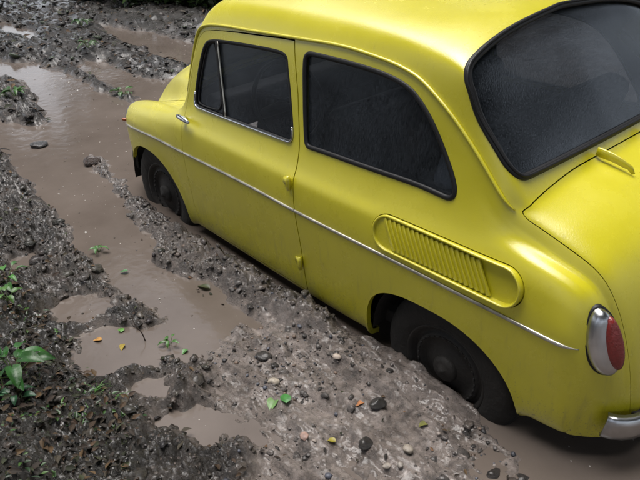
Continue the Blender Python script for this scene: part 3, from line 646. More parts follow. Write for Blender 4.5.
def par(o):  # mirrored copies of points
    p, n = o; return (p*np.array([1, -1, 1]), n*np.array([1, -1, 1]))
def both(fn):
    for sg in (1, -1): fn(sg)
def msk(o, sg): return o if sg > 0 else par(o)
dw_o = outline(DW); qw_o = outline(QW); vent_o = outline(VENT, .008)
# trim strip along the flank
TR = np.array([(.175,.615),(.4,.645),(.65,.668),(.95,.676),(1.4,.680),(1.815,.672),(2.2,.668),(2.6,.664),(2.85,.660),(3.06,.650)])
ts = np.linspace(.175, 3.055, 700); trz = pchip(TR[:, 0], TR[:, 1], ts)
def trim_piece(name, a, b, sg, parent):
    k = (ts >= a) & (ts <= b); o = msk(inv_side(ts[k], trz[k]), sg); n = k.sum()
    tp = np.ones(n)
    if b > 3: tp = np.clip((3.06-ts[k])/.05, .25, 1)
    sweep(name, o[0]+o[1]*.001, o[1], ell(.0075, .0065, 8), M['trim'], parent, taper=tp)
for sg in (1, -1):
    d = DA, DF
    door = panel('door', *(d if sg > 0 else flip(*d)), M['paint'], CAR, .022)
    if sg > 0: door['label'] = 'yellow driver side door hinged at its rear edge'
    ga, gf = clip(ATT, TRI, lambda a: -f_dw(a)+.008)
    gl = panel('window_glass', *((ga, gf) if sg > 0 else flip(ga, gf)), M['glass'], door, 0, -.012)
    o = msk(dw_o, sg)
    sweep('window_seal', o[0]-o[1]*.006, o[1], ell(.010, .008), M['rubber'], door, closed=True)
    # bright moulding under and behind the window
    low = dw_o[0][:, 2] < .975; xs = X0-dw_o[0][:, 0]
    kk = resample(DW, .012, True); i0 = int(np.argmin(np.hypot(kk[:, 0]-1.745, kk[:, 1]-1.0))); i1 = int(np.argmin(np.hypot(kk[:, 0]-1.035, kk[:, 1]-1.0)))
    ids = np.arange(i0, i1 if i1 > i0 else i1+len(kk)) % len(kk)
    sweep('window_moulding', o[0][ids]+o[1][ids]*.002, o[1][ids], ell(.0055, .005, 6), M['chrome'], door)
    # vent window bar
    vp = inv_side(np.linspace(1.20, 1.268, 14), np.linspace(1.243, .925, 14)); vp = msk(vp, sg)
    sweep('vent_window_bar', vp[0]-vp[1]*.006, vp[1], ell(.011, .009), M['rubber'], door)
    vq = msk(inv_side(np.linspace(1.212, 1.28, 14), np.linspace(1.241, .927, 14)), sg)
    sweep('vent_window_trim', vq[0]-vq[1]*.002, vq[1], ell(.003, .005, 6), M['trim'], door)
    vf = chaikin([(1.118,1.20),(1.15,1.226),(1.185,1.229),(1.215,1.10),(1.245,.945),(1.15,.936),(1.055,.935),(1.045,.95),(1.055,1.02)], 2)
    vo = msk(outline(vf, .014), sg)
    sweep('vent_window_frame', vo[0]-vo[1]*.008, vo[1], ell(.004, .004, 6), M['rubber'], door, closed=True)
    # handle
    hp, hn = msk(inv_side(np.array([.968]), np.array([.846])), sg); hp = hp[0]; hn = hn[0]
    hb = sweep('handle', np.array([hp+hn*.0, hp+hn*.018, hp+hn*.034]), np.array([[1, 0, 0]]*3), ell(.012, .011, 10), M['chrome'], door)
    g0 = hp+hn*.036
    sweep('handle_grip', np.array([g0+np.array([.030, 0, .004]), g0+np.array([.01, 0, .003]), g0+np.array([-.045, 0, -.002]), g0+np.array([-.075, -.002*sg, -.006])]), np.array([hn]*4), ell(.012, .008, 10), M['chrome'], hb, taper=[.7, 1, .95, .5])
    # hinges
    for (hs_, hz) in ((1.79, .788), (1.825, .425)):
        p, n = msk(inv_side(np.array([hs_]), np.array([hz])), sg); p = p[0]; n = n[0]
        h = sweep('hinge', np.array([p+n*.010+np.array([.0, 0, -.030]), p+n*.012+np.array([0, 0, -.012]), p+n*.012+np.array([0, 0, .012]), p+n*.010+np.array([0, 0, .030])]), np.array([n]*4), ell(.010, .011, 10), M['paint'], door, taper=[.8, 1, 1, .8])
        sweep('hinge_leaf', np.array([p+n*.004+np.array([.006, 0, 0]), p+n*.005+np.array([.022, 0, .002]), p+n*.003+np.array([.040, 0, .004])]), np.array([n]*3), [(-.018, -.006), (.018, -.006), (.018, .005), (-.018, .005)], M['paint'], h, taper=[1, .9, .6])
    trim_piece('trim_strip', .947, 1.812, sg, door)
    trim_piece('trim_strip', 1.814, 3.1, sg, CAR); trim_piece('trim_strip', .1, .943, sg, CAR)
    # rear side window
    ga, gf = clip(ATT, TRI, lambda a: -f_qw(a)+.006)
    qg = panel('side_window', *((ga, gf) if sg > 0 else flip(ga, gf)), M['glass'], CAR, 0, -.010)
    o = msk(qw_o, sg)
    sweep('window_seal', o[0]-o[1]*.002, o[1], ell(.010, .008, 10), M['rubber'], qg, closed=True)
    # drip rail from the windscreen pillar over the roof to the tail
    uq = np.concatenate([np.linspace(.935, 2.755, 170)]); rp_ = msk(S(uq, np.full(len(uq), V9+.004)), sg)
    tp = np.clip((2.765-uq)/.05, .4, 1)
    sweep('drip_rail', rp_[0]+rp_[1]*.004, rp_[1], [(-.006, -.005), (-.0065, .003), (-.0025, .0065), (.0025, .006), (.006, .0015), (.006, -.005)], M['paint'], CAR, taper=tp)
    # air intake in the rear wing
    va = empty('air_vent', (X0-2.55, .64*sg, .76), CAR)
    o = msk(vent_o, sg)
    ix = (X0-vent_o[0][:, 0]-2.25)/.62
    fr_h = .006+.015*np.clip(ix, 0, 1)
    ctr = np.array([X0-2.55, 0, .762])
    V_, F_ = [], []
    inn = np.array([(VC[0]+(p[0]-VC[0]) if False else p[0], p[1]) for p in resample(VENT, .008, True)])
    cs = np.clip(inn[:, 0], VC[0], VC[1]); cz = VC[2]+(cs-2.55)*.01
    def ring(k, lift, sgn=sg):
        q = inv_side(cs+(inn[:, 0]-cs)*k, cz+(inn[:, 1]-cz)*k); q = msk(q, sgn); return q[0]+q[1]*(np.asarray(lift)[:, None] if not np.isscalar(lift) else lift)
    rings = [ring(.955, -.02), ring(.95, fr_h*.35), ring(.93, fr_h*.8), ring(.905, fr_h), ring(.86, fr_h), ring(.83, fr_h*.9), ring(.815, fr_h*.6), ring(.81, -.012)]
    nr = len(inn); V_ = np.concatenate(rings); F_ = []
    for a in range(len(rings)-1):
        for i in range(nr):
            j = (i+1) % nr; q = (a*nr+i, a*nr+j, (a+1)*nr+j, (a+1)*nr+i); F_.append(q if sg < 0 else q[::-1])
    mk('vent_frame', V_, F_, M['paint'], va)
    bk = ring(.87, -.003); mk('vent_plate', np.vstack([bk, bk.mean(0, keepdims=True)]), [(i, (i+1) % nr, nr) if sg > 0 else ((i+1) % nr, i, nr) for i in range(nr)], M['paint'], va)
    # dark gap above and behind the frame
    gp = ring(1.0, -.004)
    NS = 20
    for i in range(NS):
        s0 = 2.300+i*(2.700-2.300)/(NS-1); hh = .052
        zz = np.linspace(hh, -hh, 6); sl = s0+.55*(hh-zz)
        q = msk(inv_side(sl, .762+zz+(sl-2.55)*.01), sg)
        sweep('slat', q[0]+q[1]*(.002+.004*i/NS), q[1], [(-.0090, -.004), (.0090, -.004), (.0090, -.002), (-.0060, .0035), (-.0090, .0028)], M['paint'], va, smooth=False)
    # wheels
    for (ws, wn) in ((.558, 'f'), (2.581, 'r')):
        wc = (X0-ws, 0, .283 if wn == 'r' else .30); yo = .630 if wn == 'r' else .628
        w = empty('wheel', (wc[0], (yo-.07)*sg, wc[2]), CAR)
        c = (wc[0], yo*sg, wc[2])
        tv, tf = lathe([(.170, -.005), (.182, .004), (.205, .008), (.235, .010), (.262, .004), (.280, -.010), (.290, -.030), (.292, -.070), (.290, -.110), (.280, -.130), (.25, -.145), (.17, -.14)], 56, c, sg)
        mk('tyre', tv, tf, M['tyre'], w)
        rv, rf = lathe([(0, -.004), (.04, -.004), (.052, -.010), (.085, -.020), (.105, -.024), (.118, -.020), (.122, -.012), (.138, -.008), (.142, -.018), (.156, -.022), (.162, -.010), (.172, .002), (.180, .004), (.182, -.010), (.178, -.03)], 56, c, sg)
        rim = mk('rim', rv, rf, M['rim'], w)
        hv, hf = lathe([(0, .022), (.012, .021), (.016, .014), (.034, .012), (.046, .006), (.052, -.004), (.052, -.014)], 36, c, sg)
        mk('hubcap', hv, hf, M['rim'], w)
        for q in range(30):                       # slots punched round the rim
            a = 2*math.pi*q/30; r_ = .130
            p = np.array([c[0]+r_*math.cos(a), c[1]+sg*-.0075, c[2]+r_*math.sin(a)])
            tdir = np.array([-math.sin(a), 0, math.cos(a)])
            sweep('rim_slot', np.array([p-tdir*.008, p, p+tdir*.008]), np.array([[0, sg, 0]]*3), ell(.0035, .0025, 6), M['dark'], rim)
        # wheel well
        wv, wf = half_lathe([(.34, .10), (.345, -.20), (.33, -.30), (0, -.30)], 20, (wc[0]+(.02 if wn == 'r' else 0), (.56)*sg, wc[2]-.005), sg)
        wv = np.array(wv); wv[:, 1] = np.where(np.abs(wv[:, 1]) > .635, .635*sg, wv[:, 1]); wv[:, 2] = np.minimum(wv[:, 2], .60)
        mk('wheel_arch', wv, [f[::-1] for f in wf], M['under'], CAR)
    # tail light: chrome shell wrapped round the wing end, red lens facing back
    lc = np.array([X0-3.086, .556*sg, .668]); ln = np.array([-.80, .56*sg, .20]); ln /= np.linalg.norm(ln)
    up = np.array([.34, .03*sg, 1.]); up -= ln*np.dot(up, ln); up /= np.linalg.norm(up); rt = np.cross(up, ln)*sg   # rt: towards the car's middle
    tl = empty('tail_light', lc, CAR)
    def egg(w, h, n=32):
        return [(w*math.cos(2*math.pi*i/n)*(1-.10*math.sin(2*math.pi*i/n)), h*math.sin(2*math.pi*i/n)) for i in range(n)]
    def shell(ws, nm, m, shift=0., par_=tl, seal=True):
        V_, F_ = [], []; n = 32
        for (w, h, d) in ws:
            for a, b in egg(w, h, n): V_.append(lc+rt*(a+shift)+up*b+ln*d)
        for r_ in range(len(ws)-1):
            for i in range(n):
                j = (i+1) % n; F_.append((r_*n+i, r_*n+j, (r_+1)*n+j, (r_+1)*n+i))
        F_.append(tuple((len(ws)-1)*n+i for i in range(n)))
        if np.dot(np.cross(rt, up), ln) < 0: F_ = [f[::-1] for f in F_]
        return mk(nm, V_, F_, m, par_)
    shell([(.056, .117, -.05), (.056, .117, .006), (.053, .113, .010)], 'gasket', M['rubber'])
    shell([(.051, .112, -.02), (.050, .111, .014), (.046, .106, .030), (.039, .097, .038), (.028, .078, .043)], 'housing', M['dullchrome'])
    shell([(.027, .088, .0), (.027, .088, .038), (.024, .083, .047), (.015, .070, .052)], 'lens', M['red'], .020)
    # headlight on the front wing
    hc = np.array([X0-.10, .47*sg, .60]); hl = empty('headlight', hc, CAR)
    def disc(prof, nm, m):
        V_, F_ = [], []; n = 32
        for r_, d in prof:
            for i in range(n): V_.append(hc+np.array([d, r_*math.cos(2*math.pi*i/n), r_*math.sin(2*math.pi*i/n)]))
        for q in range(len(prof)-1):
            for i in range(n): j = (i+1) % n; F_.append((q*n+i, q*n+j, (q+1)*n+j, (q+1)*n+i))
        mk(nm, V_, F_, m, hl)
    disc([(.092, -.06), (.092, .03), (.084, .042), (.074, .036)], 'headlight_ring', M['chrome'])
    disc([(.078, .030), (.06, .045), (.03, .054), (.002, .057)], 'headlight_lens', M['clearlens'])
    # small amber marker on the wing
    p, n = msk(inv_side(np.array([.155]), np.array([.632])), sg)
    pv = p[0]+n[0]*.006; sweep('side_marker', np.array([pv-n[0]*.02, pv, pv+n[0]*.012, pv+n[0]*.018]), np.array([[0, 0, 1.]]*4), ell(.009, .009, 12), M['amber'], CAR, taper=[1, 1, .8, .4])
# rear window, windscreen
def edge_curve(u0, u1, vl, k, r):
    """closed outline of a rounded box in (u, v), left half mirrored to the right"""
    top = [(u0*k, VK[-1]), (u0*k, vl+r)]; P = [(u0*k, VK[-1])]
    for a in np.linspace(0, math.pi/2, 9): P.append((u0*k+r-r*math.cos(a), vl+r-r*math.sin(a)))
    for a in np.linspace(0, math.pi/2, 9): P.append((u1*k-r+r*math.sin(a), vl+r-r*math.cos(a)))
    P.append((u1*k, VK[-1])); P = resample(np.array(P), .012)
    p, n = S(P[:, 0]/k, P[:, 1]); p = p.copy(); n = n.copy(); p[0, 1] = p[-1, 1] = 0
    pm, nm = p[::-1][1:-1]*np.array([1, -1, 1]), n[::-1][1:-1]*np.array([1, -1, 1])
    return np.vstack([p, pm]), np.vstack([n, nm])
ga, gf = clip(ATT, TRI, lambda a: in_rear(a)+.006); ga, gf = mirror(ga, gf)
rw = panel('rear_window', ga, gf, M['rear_glass'], CAR, 0, -.010)
o = edge_curve(2.452, 2.714, V10-.004, KR, .074)
sweep('window_seal', o[0]-o[1]*.001, o[1], ell(.0125, .009, 10), M['rubber'], rw, closed=True)
sweep('seal_bead', o[0]+o[1]*.008, o[1], ell(.005, .005, 6), M['rubber'], rw, closed=True)
ga, gf = clip(ATT, TRI, lambda a: in_front(a)+.006); ga, gf = mirror(ga, gf)
ws_ = panel('windscreen', ga, gf, M['glass'], CAR, 0, -.010)
o = edge_curve(.945, 1.062, V10-.02, KW, .07)
sweep('window_seal', o[0], o[1], ell(.016, .009, 10), M['rubber'], ws_, closed=True)
# lining inside the shell: shows dark through the shut lines and pale as the headliner
for (nm, m, cut_) in (('side_lining', M['door_card'], lambda a: (V9-.02)-a[:, 4]), ('headlining', M['headliner'], lambda a: np.minimum(a[:, 4]-(V9-.02), np.minimum(a[:, 3]-1.09, 2.44-a[:, 3])*1.0)), ('engine_bay_lining', M['dark'], lambda a: np.minimum(a[:, 4]-(V9-.02), a[:, 3]-2.73)), ('luggage_lining', M['dark'], lambda a: np.minimum(a[:, 4]-(V9-.02), .93-a[:, 3]))):
    a, f = clip(ATT, TRI, cut_)
    if nm == 'side_lining':
        for ff in (f_ar, f_af, f_dw, f_qw): a, f = clip(a, f, lambda q, ff=ff: ff(q)-.012)
    a, f = mirror(a, f); panel(nm, a, f[:, ::-1], m, CAR, 0, -.026)
# floor pan and cabin
boxm('floor_pan', (X0-1.6, 0, .30), (2.5, 1.12, .06), M['under'], CAR, .01)
boxm('engine_bulkhead', (X0-2.45, 0, .60), (.05, 1.10, .56), M['dark'], CAR, .01)
boxm('dashboard', (X0-1.04, 0, .86), (.16, 1.08, .17), M['seat'], CAR, .04)
boxm('parcel_shelf', (X0-2.52, 0, .93), (.36, 1.06, .03), M['seat'], CAR, .01)
for y in (.30, -.30):
    s_ = empty('front_seat', (X0-1.6, y, .34), CAR)
    boxm('seat_cushion', (X0-1.56, y, .50), (.46, .46, .16), M['seat'], s_, .05)
    boxm('seat_back', (X0-1.84, y, .80), (.11, .46, .56), M['seat'], s_, .05, (0, R(-14), 0))
rs = empty('rear_seat', (X0-2.2, 0, .34), CAR)
boxm('seat_cushion', (X0-2.14, 0, .50), (.44, 1.04, .18), M['seat'], rs, .05)
boxm('seat_back', (X0-2.43, 0, .88), (.13, 1.06, .46), M['pale_seat'], rs, .05, (0, R(-18), 0))
swv = []; th = np.linspace(0, 2*math.pi, 33)[:-1]
cw = np.array([X0-1.34, .30, .93]); ax1 = np.array([0, 1, 0.]); ax2 = np.array([.42, 0, .90])
pts = cw+.19*(np.cos(th)[:, None]*ax1+np.sin(th)[:, None]*ax2)
swo = sweep('steering_wheel', pts, np.array([np.cross(ax1, ax2)]*32), ell(.011, .011, 8), M['seat'], CAR, closed=True)
for a in (.5, math.pi-.5): sweep('spoke', np.array([cw, cw+.19*(math.cos(a)*ax1+math.sin(a)*ax2)]), np.array([np.cross(ax1, ax2)]*2), ell(.010, .006, 6), M['seat'], swo)
sweep('steering_column', np.array([cw, cw+np.array([.30, 0, -.14])]), np.array([[0, 1, 0.]]*2), ell(.02, .02, 8), M['dark'], CAR)
# engine lid hinges: slim fins reaching down from the window sill over the lid
for y in (.135, -.135):
    p0, n0 = S(np.array([2.738]), np.array([VK[-1]-abs(y)])); p1, n1 = S(np.array([2.87]), np.array([VK[-1]-abs(y)]))
    yv = np.array([1, 1 if y > 0 else -1, 1]); q0, q1 = p0[0]*yv, p1[0]*yv; nm_ = n1[0]*yv
    k = np.linspace(0, 1, 9)[:, None]; pts = q0*(1-k)+q1*k+nm_*(.024+.014*np.sin(k*math.pi*.8))
    pts[-1] -= nm_*.012
    hg = sweep('lid_hinge', pts, np.array([nm_]*9), [(-.006, -.022), (-.0045, .004), (0, .007), (.0045, .004), (.006, -.022)], M['paint'], LID, taper=[1, 1.05, 1.05, 1, .95, .9, .8, .65, .35])
# bumpers
def bumper(nm, pts, h, m):
    P = chaikin(pts, 3, False); P = resample(P, .03); out = np.stack([np.gradient(P[:, 1]), -np.gradient(P[:, 0]), 0*P[:, 0]], 1); out /= np.linalg.norm(out, axis=1, keepdims=True)
    if np.dot(out[len(out)//2], P[len(P)//2]-np.array([X0-1.6, 0, .4])) < 0: out = -out
    prof = [(-h*.5, -.016), (-h*.5, .0), (-h*.44, .008), (-h*.2, .012), (h*.2, .012), (h*.44, .008), (h*.5, .0), (h*.5, -.016), (h*.45, -.006), (0, .004), (-h*.45, -.006)]
    return sweep(nm, P, out, prof, m, CAR)
bp_ = [(-.530, .563, .382), (-.560, .545, .376), (-.603, .49, .372), (-.64, .30, .372), (-.655, 0, .372), (-.64, -.30, .372), (-.603, -.49, .372), (-.560, -.545, .376), (-.530, -.563, .382)]
rb = bumper('rear_bumper', [(p[0], p[1], p[2]-.008) for p in bp_], .088, M['dullchrome'])
for y in (.45, -.45): boxm('bumper_bracket', (-.53, y, .37), (.20, .03, .05), M['under'], rb, .008)
fb = bumper('front_bumper', [(2.36, .615, .40), (2.46, .60, .40), (2.56, .50, .40), (2.62, .30, .40), (2.64, 0, .40), (2.62, -.30, .40), (2.56, -.50, .40), (2.46, -.60, .40), (2.36, -.615, .40)], .09, M['under'])

# ================================================================== loose stuff on the ground
import bmesh
def ico(sub):
    bm = bmesh.new(); bmesh.ops.create_icosphere(bm, subdivisions=sub, radius=1)
    V = np.array([v.co[:] for v in bm.verts]); F = np.array([[v.index for v in f.verts] for f in bm.faces]); bm.free(); return V, F
ICO1, ICO2 = ico(1), ico(2)
def lumps(name, P, size, col, m, base=ICO2, rough=.35, flat=.65, smooth=True):
    n = len(P); V0, F0 = base; k = len(V0)
    sc_ = size[:, None]*(1+rng.uniform(-.3, .35, (n, 3)))*np.array([1, 1, flat])
    jit = 1+rough*rng.uniform(-1, 1, (n, k))
    a = rng.uniform(0, 2*math.pi, n); ca, sa = np.cos(a), np.sin(a); b = rng.uniform(-.5, .5, n); cb, sb = np.cos(b), np.sin(b)
    L = V0[None]*jit[..., None]*sc_[:, None]
    x, y, z = L[..., 0], L[..., 1], L[..., 2]
    y, z = cb[:, None]*y-sb[:, None]*z, sb[:, None]*y+cb[:, None]*z
    x, y = ca[:, None]*x-sa[:, None]*y, sa[:, None]*x+ca[:, None]*y
    V = np.stack([x, y, z], -1)+P[:, None]
    F = (F0[None]+(np.arange(n)*k)[:, None, None]).reshape(-1, 3)
    c = np.repeat(col, k, 0)*rng.uniform(.8, 1.2, (n*k, 1))
    return mk(name, V.reshape(-1, 3), F, m, smooth=smooth, col=c)
def scatter(n, x0, x1, y0, y1, dens):
    x = rng.uniform(x0, x1, n); y = rng.uniform(y0, y1, n); d = dens(x, y); k = rng.random(n) < d
    return x[k], y[k]
Z = lambda key, x, y: gz(x, y, GZ[key])
clear = lambda x, y: ((np.abs(y) > .69) | (x > 2.7) | (x < -.68)).astype(float)
def dens_dark(x, y): return np.clip(Z('dark', x, y), 0, 1)*(Z('dw', x, y) > .015)*clear(x, y)*(.25+.9*sstep(.42, .6, fbm(x, y, 6, 3, 91)))
# near clods
x, y = scatter(15000, -.6, 3.9, .60, 2.3, lambda x, y: dens_dark(x, y)*(1-.6*Z('lit', x, y)))
sz = .0026*np.exp(rng.normal(.55, .75, len(x))); sz = np.minimum(sz, .034)
cc = np.array([.036, .029, .024])*rng.uniform(.3, 2.4, (len(x), 1))+rng.uniform(0, .006, (len(x), 3))
lum1 = lumps('mud_clods', np.stack([x, y, gz(x, y)-sz*.05], 1), sz, cc, M['clod'], base=ICO2, rough=.30, flat=.6)
tag(lum1, 'dark wet mud clods crumbled over the ridges beside the ruts', 'mud clods', kind='stuff')
# clods on the far ridges
x, y = scatter(13000, 3.6, 11, -4.2, 1.6, dens_dark)
sz = .0075*np.exp(rng.normal(.45, .65, len(x))); sz = np.minimum(sz, .06)
cc = np.array([.016, .013, .011])*rng.uniform(.5, 2.2, (len(x), 1))+rng.uniform(0, .006, (len(x), 3))
gm = rng.random(len(x)) < .10; cc[gm] = np.array([.030, .045, .016])
lum2 = lumps('mud_clods', np.stack([x, y, gz(x, y)-sz*.05], 1), sz, cc, M['clod'], base=ICO1, rough=.55, flat=.55, smooth=False)
tag(lum2, 'dark broken clods heaped on the ridges at the far end of the track', 'mud clods', kind='stuff')
# clods and grit on the silt
x, y = scatter(1500, -.6, 2.2, .64, 1.7, lambda x, y: np.clip(Z('grey', x, y), 0, 1)*clear(x, y)*(.12+.9*sstep(.45, .65, fbm(x, y, 5, 3, 95))))
sz = rng.gamma(1.3, .0038, len(x))+.003; sz = np.minimum(sz, .020)
cc = np.array([.075, .065, .060])*rng.uniform(.3, 1.8, (len(x), 1))
tag(lumps('mud_crumbs', np.stack([x, y, gz(x, y)-sz*.08], 1), sz, cc, M['clod'], base=ICO2, rough=.3, flat=.5), 'brown crumbs of mud pressed into the grey silt', 'mud crumbs', kind='stuff')
x, y = scatter(6000, -.6, 3.2, .64, 2.2, lambda x, y: (Z('dw', x, y) > -.01)*clear(x, y)*(.15+.85*np.clip(Z('grey', x, y)+Z('B', x, y), 0, 1))*(.15+.85*sstep(.4, .62, fbm(x, y, 4, 3, 98))))
sz = rng.gamma(1.7, .0017, len(x))+.0018; sz = np.minimum(sz, .0125)
pal = np.array([(.20,.17,.15),(.24,.21,.19),(.10,.09,.085),(.055,.052,.055),(.17,.12,.09),(.075,.08,.10),(.13,.11,.10),(.09,.08,.075)])
cc = pal[rng.integers(0, len(pal), len(x))]*rng.uniform(.4, 1.05, (len(x), 1))
tag(lumps('gravel', np.stack([x, y, gz(x, y)+sz*.3], 1), sz, cc, M['stone'], base=ICO1, rough=.22, flat=.7), 'fine grit and small stones strewn over the mud', 'gravel', kind='stuff')
# dark clods crowding the edge of the rear puddle and the foot of the sill
x, y = scatter(5200, -.6, 1.9, .66, 1.3, lambda x, y: (.9*np.exp(-((Z('dw', x, y)-.05)/.05)**2)*(x < .1)*(y < 1.0)+.30*sstep(.86, .72, y)*sstep(.1, .4, x))*(.2+.9*sstep(.42, .6, fbm(x, y, 7, 3, 93)))*clear(x, y))
sz = .0028*np.exp(rng.normal(.6, .75, len(x))); sz = np.minimum(sz, .026)
cc = np.array([.044, .036, .031])*rng.uniform(.25, 2.2, (len(x), 1))
tag(lumps('mud_clods', np.stack([x, y, gz(x, y)], 1), sz, cc, M['clod'], base=ICO2, rough=.3, flat=.65), 'dark clods crowding the edge of the puddle behind the rear wheel', 'mud clods', kind='stuff')
# dark flecks floating on the water, and pale ones coloured to stand for glints
x, y = scatter(3500, .6, 7.5, -1.6, 1.6, lambda x, y: (Z('dw', x, y) < -.02)*(.2+.8*sstep(.45, .65, fbm(x, y, 3, 3, 99))))
k = clear(x, y) > 0; x = x[k]; y = y[k]; sz = rng.gamma(1.5, .0009, len(x))*(1+.28*np.maximum(x-1, 0))+.0010
cc = np.array([(.50,.48,.45),(.04,.033,.028),(.36,.33,.30),(.10,.08,.06)])[rng.integers(0, 4, len(x))]
tag(lumps('flecks_and_glints', np.stack([x, y, np.full(len(x), WATER+.0005)], 1), sz, cc, M['stone'], base=ICO1, flat=.25), 'pale flecks painted as white glints and dark flecks floating on the brown water', 'flecks', kind='stuff')

# ---- leaves
def leaf_mesh(L=1., W=.5, fold=.18, droop=.25, n=6, point=1.0, curl=0., heart=0.):
    V = []; F = []
    for i in range(n+1):
        t = i/n; w = W*.5*(math.sin(math.pi*min(1, t**.75*.98+.02))**.8)*(1-.25*t*point)
        z = -droop*t*t+curl*math.sin(t*5)
        for sx in (-1, -.5, 0, .5, 1):
            V.append((L*t-(heart*abs(sx)*(1-t)*L if t < .4 else 0), w*sx, L*(z+fold*abs(sx)*w*2/L+curl*.3*math.sin(9*t+sx*3)*abs(sx))))
    for i in range(n):
        for j in range(4): a = i*5+j; F.append((a, a+5, a+6, a+1))
    return np.array(V), np.array(F)
def joined_leaves(name, P, size, yawv, pitch, roll, col, m, lm):
    V0, F0 = lm; n = len(P); k = len(V0)
    L = V0[None]*size[:, None, None]; x, y, z = L[..., 0], L[..., 1], L[..., 2]
    c, s = np.cos(roll)[:, None], np.sin(roll)[:, None]; y, z = c*y-s*z, s*y+c*z
    c, s = np.cos(pitch)[:, None], np.sin(pitch)[:, None]; x, z = c*x-s*z, s*x+c*z
    c, s = np.cos(yawv)[:, None], np.sin(yawv)[:, None]; x, y = c*x-s*y, s*x+c*y
    V = np.stack([x, y, z], -1)+P[:, None]; F = (F0[None]+(np.arange(n)*k)[:, None, None]).reshape(-1, F0.shape[1])
    return mk(name, V.reshape(-1, 3), F, m, col=np.repeat(col, k, 0))
LMS = leaf_mesh(1, .55, .2, .2, 3)
LMC = (np.array([(0, 0, 0), (.5, .32, .05), (1, 0, -.1), (.5, -.32, .05)]), np.array([(0, 3, 2, 1)]))
# rotting leaf litter
def litter(name, n, reg, dens, smin, smax, lab, pal):
    x, y = scatter(n, *reg, dens); k = len(x); s = rng.uniform(smin, smax, k)
    c = np.array(pal)[rng.integers(0, len(pal), k)]*rng.uniform(.25, 1.05, (k, 1))
    o = joined_leaves(name, np.stack([x, y, gtop(x, y)+.004+s*.1], 1), s, rng.uniform(0, 6.28, k), rng.uniform(-.35, .5, k), rng.uniform(-.7, .7, k), c, M['litter'], LMS)
    return tag(o, lab, 'leaf litter', kind='stuff')
BR = [(.045,.028,.018),(.07,.042,.022),(.03,.022,.016),(.055,.045,.03),(.022,.018,.014),(.09,.055,.025),(.035,.04,.018)]
litter('leaf_litter', 13000, (-.6, 3.8, 1.0, 2.6), lambda x, y: np.clip(Z('lit', x, y)*.9+.16*Z('dark', x, y), 0, 1)*(Z('dw', x, y) > .02), .012, .042, 'dark rotting leaves and scraps on the bank at the left', BR)
litter('leaf_litter', 5000, (3.6, 11, -4.5, 1.5), lambda x, y: .6*Z('dark', x, y)*(Z('dw', x, y) > .02), .03, .09, 'brown dead leaves among the far clods', BR)
litter('leaf_scraps', 700, (-.5, 2.6, .72, 1.5), lambda x, y: np.clip(Z('grey', x, y)*.25+Z('B', x, y)*.35, 0, 1)*clear(x, y), .008, .024, 'small brown leaf scraps stuck in the grey silt', BR+[(.13,.07,.035)])
# low dark green ground cover
x, y = scatter(5200, -.5, 4.2, 1.45, 2.7, lambda x, y: np.clip(Z('lit', x, y), 0, 1)*sstep(.46, .62, fbm(x, y, 4.5, 3, 120)))
k = len(x); s = rng.uniform(.008, .030, k); c = np.array([(.018,.055,.010),(.030,.085,.014),(.014,.035,.012),(.05,.11,.02)])[rng.integers(0, 4, k)]*rng.uniform(.6, 1.2, (k, 1))
tag(joined_leaves('ground_cover', np.stack([x, y, gz(x, y)+rng.uniform(.003, .03, k)], 1), s, rng.uniform(0, 6.28, k), rng.uniform(-.2, .7, k), rng.uniform(-.6, .6, k), c, M['leaf'], LMS), 'low dark green leaves creeping over the left bank', 'ground cover', kind='stuff')

# ---- single leaves and stones one can point at
def one_leaf(name, x, y, L, W, az, col, label, cat='leaf', lift=.006, pitch=.05, roll=.1, par_=None, z=None, fold=.15, droop=.15, curl=.03, mt='leaf', nn=6):
    V, F = leaf_mesh(L, W, fold, droop, nn, curl=curl); ce = np.array([L*.5, 0, 0]); V = V-ce
    o = mk(name, V, F, M[mt], col=np.tile(np.array(col), (len(V), 1))*rng.uniform(.85, 1.15, (len(V), 1)))
    o.location = (x, y, (gtop(x, y) if z is None else z)+lift); o.rotation_euler = (roll, -pitch, az)
    if par_ is not None: o.location = Vector(o.location)-wloc(par_); o.parent = par_
    if label: tag(o, label, cat)
    return o
def one_stone(name, x, y, size, col, label, cat='stone', flat=.65, embed=.2, mt='stone'):
    V, F = ICO2; V = V*(1+(.42 if mt == 'clod' else .22)*rng.uniform(-1, 1, (len(V), 1)))*size*np.array([1.15, .9, flat]); 
    o = mk(name, V, F, M[mt], col=np.tile(np.array(col), (len(V), 1))*rng.uniform(.85, 1.1, (len(V), 1)))
    s = o.modifiers.new('s', 'SUBSURF'); s.levels = s.render_levels = 1
    o.location = (x, y, gtop(x, y)+size*flat*(1-2*embed)); o.rotation_euler[2] = rng.uniform(0, 6)
    return tag(o, label, cat)
one_stone('pebble', .464, 1.092, .021, (.30,.26,.21), 'cream pebble on the grey silt just above the paired green leaves', 'pebble')
one_stone('pebble', .173, 1.183, .017, (.26,.17,.14), 'pinkish flat stone beside the yellow leaf near the lower edge', 'pebble', .4)
one_stone('pebble', .145, 1.165, .008, (.26,.22,.19), 'tiny pale pebble between the pinkish stone and the yellow leaf', 'pebble')
one_stone('pebble', .396, .835, .017, (.30,.25,.21), 'pale angular pebble in the mud in front of the rear wheel', 'pebble')
one_stone('pebble', -.097, .968, .018, (.22,.19,.155), 'cream rounded stone nearest the bottom edge below the rear wheel', 'pebble')
one_stone('pebble', -.087, 1.056, .014, (.24,.21,.18), 'whitish chip of stone left of the cream rounded stone', 'pebble', .45)
one_stone('pebble', -.12, 1.03, .012, (.19,.17,.15), 'small pale pebble cut close to the lower edge of the picture', 'pebble')
one_stone('mud_clod', .112, .896, .027, (.014,.012,.010), 'black lump of mud beside the orange brown leaf', 'clod', .7, .25, 'clod')
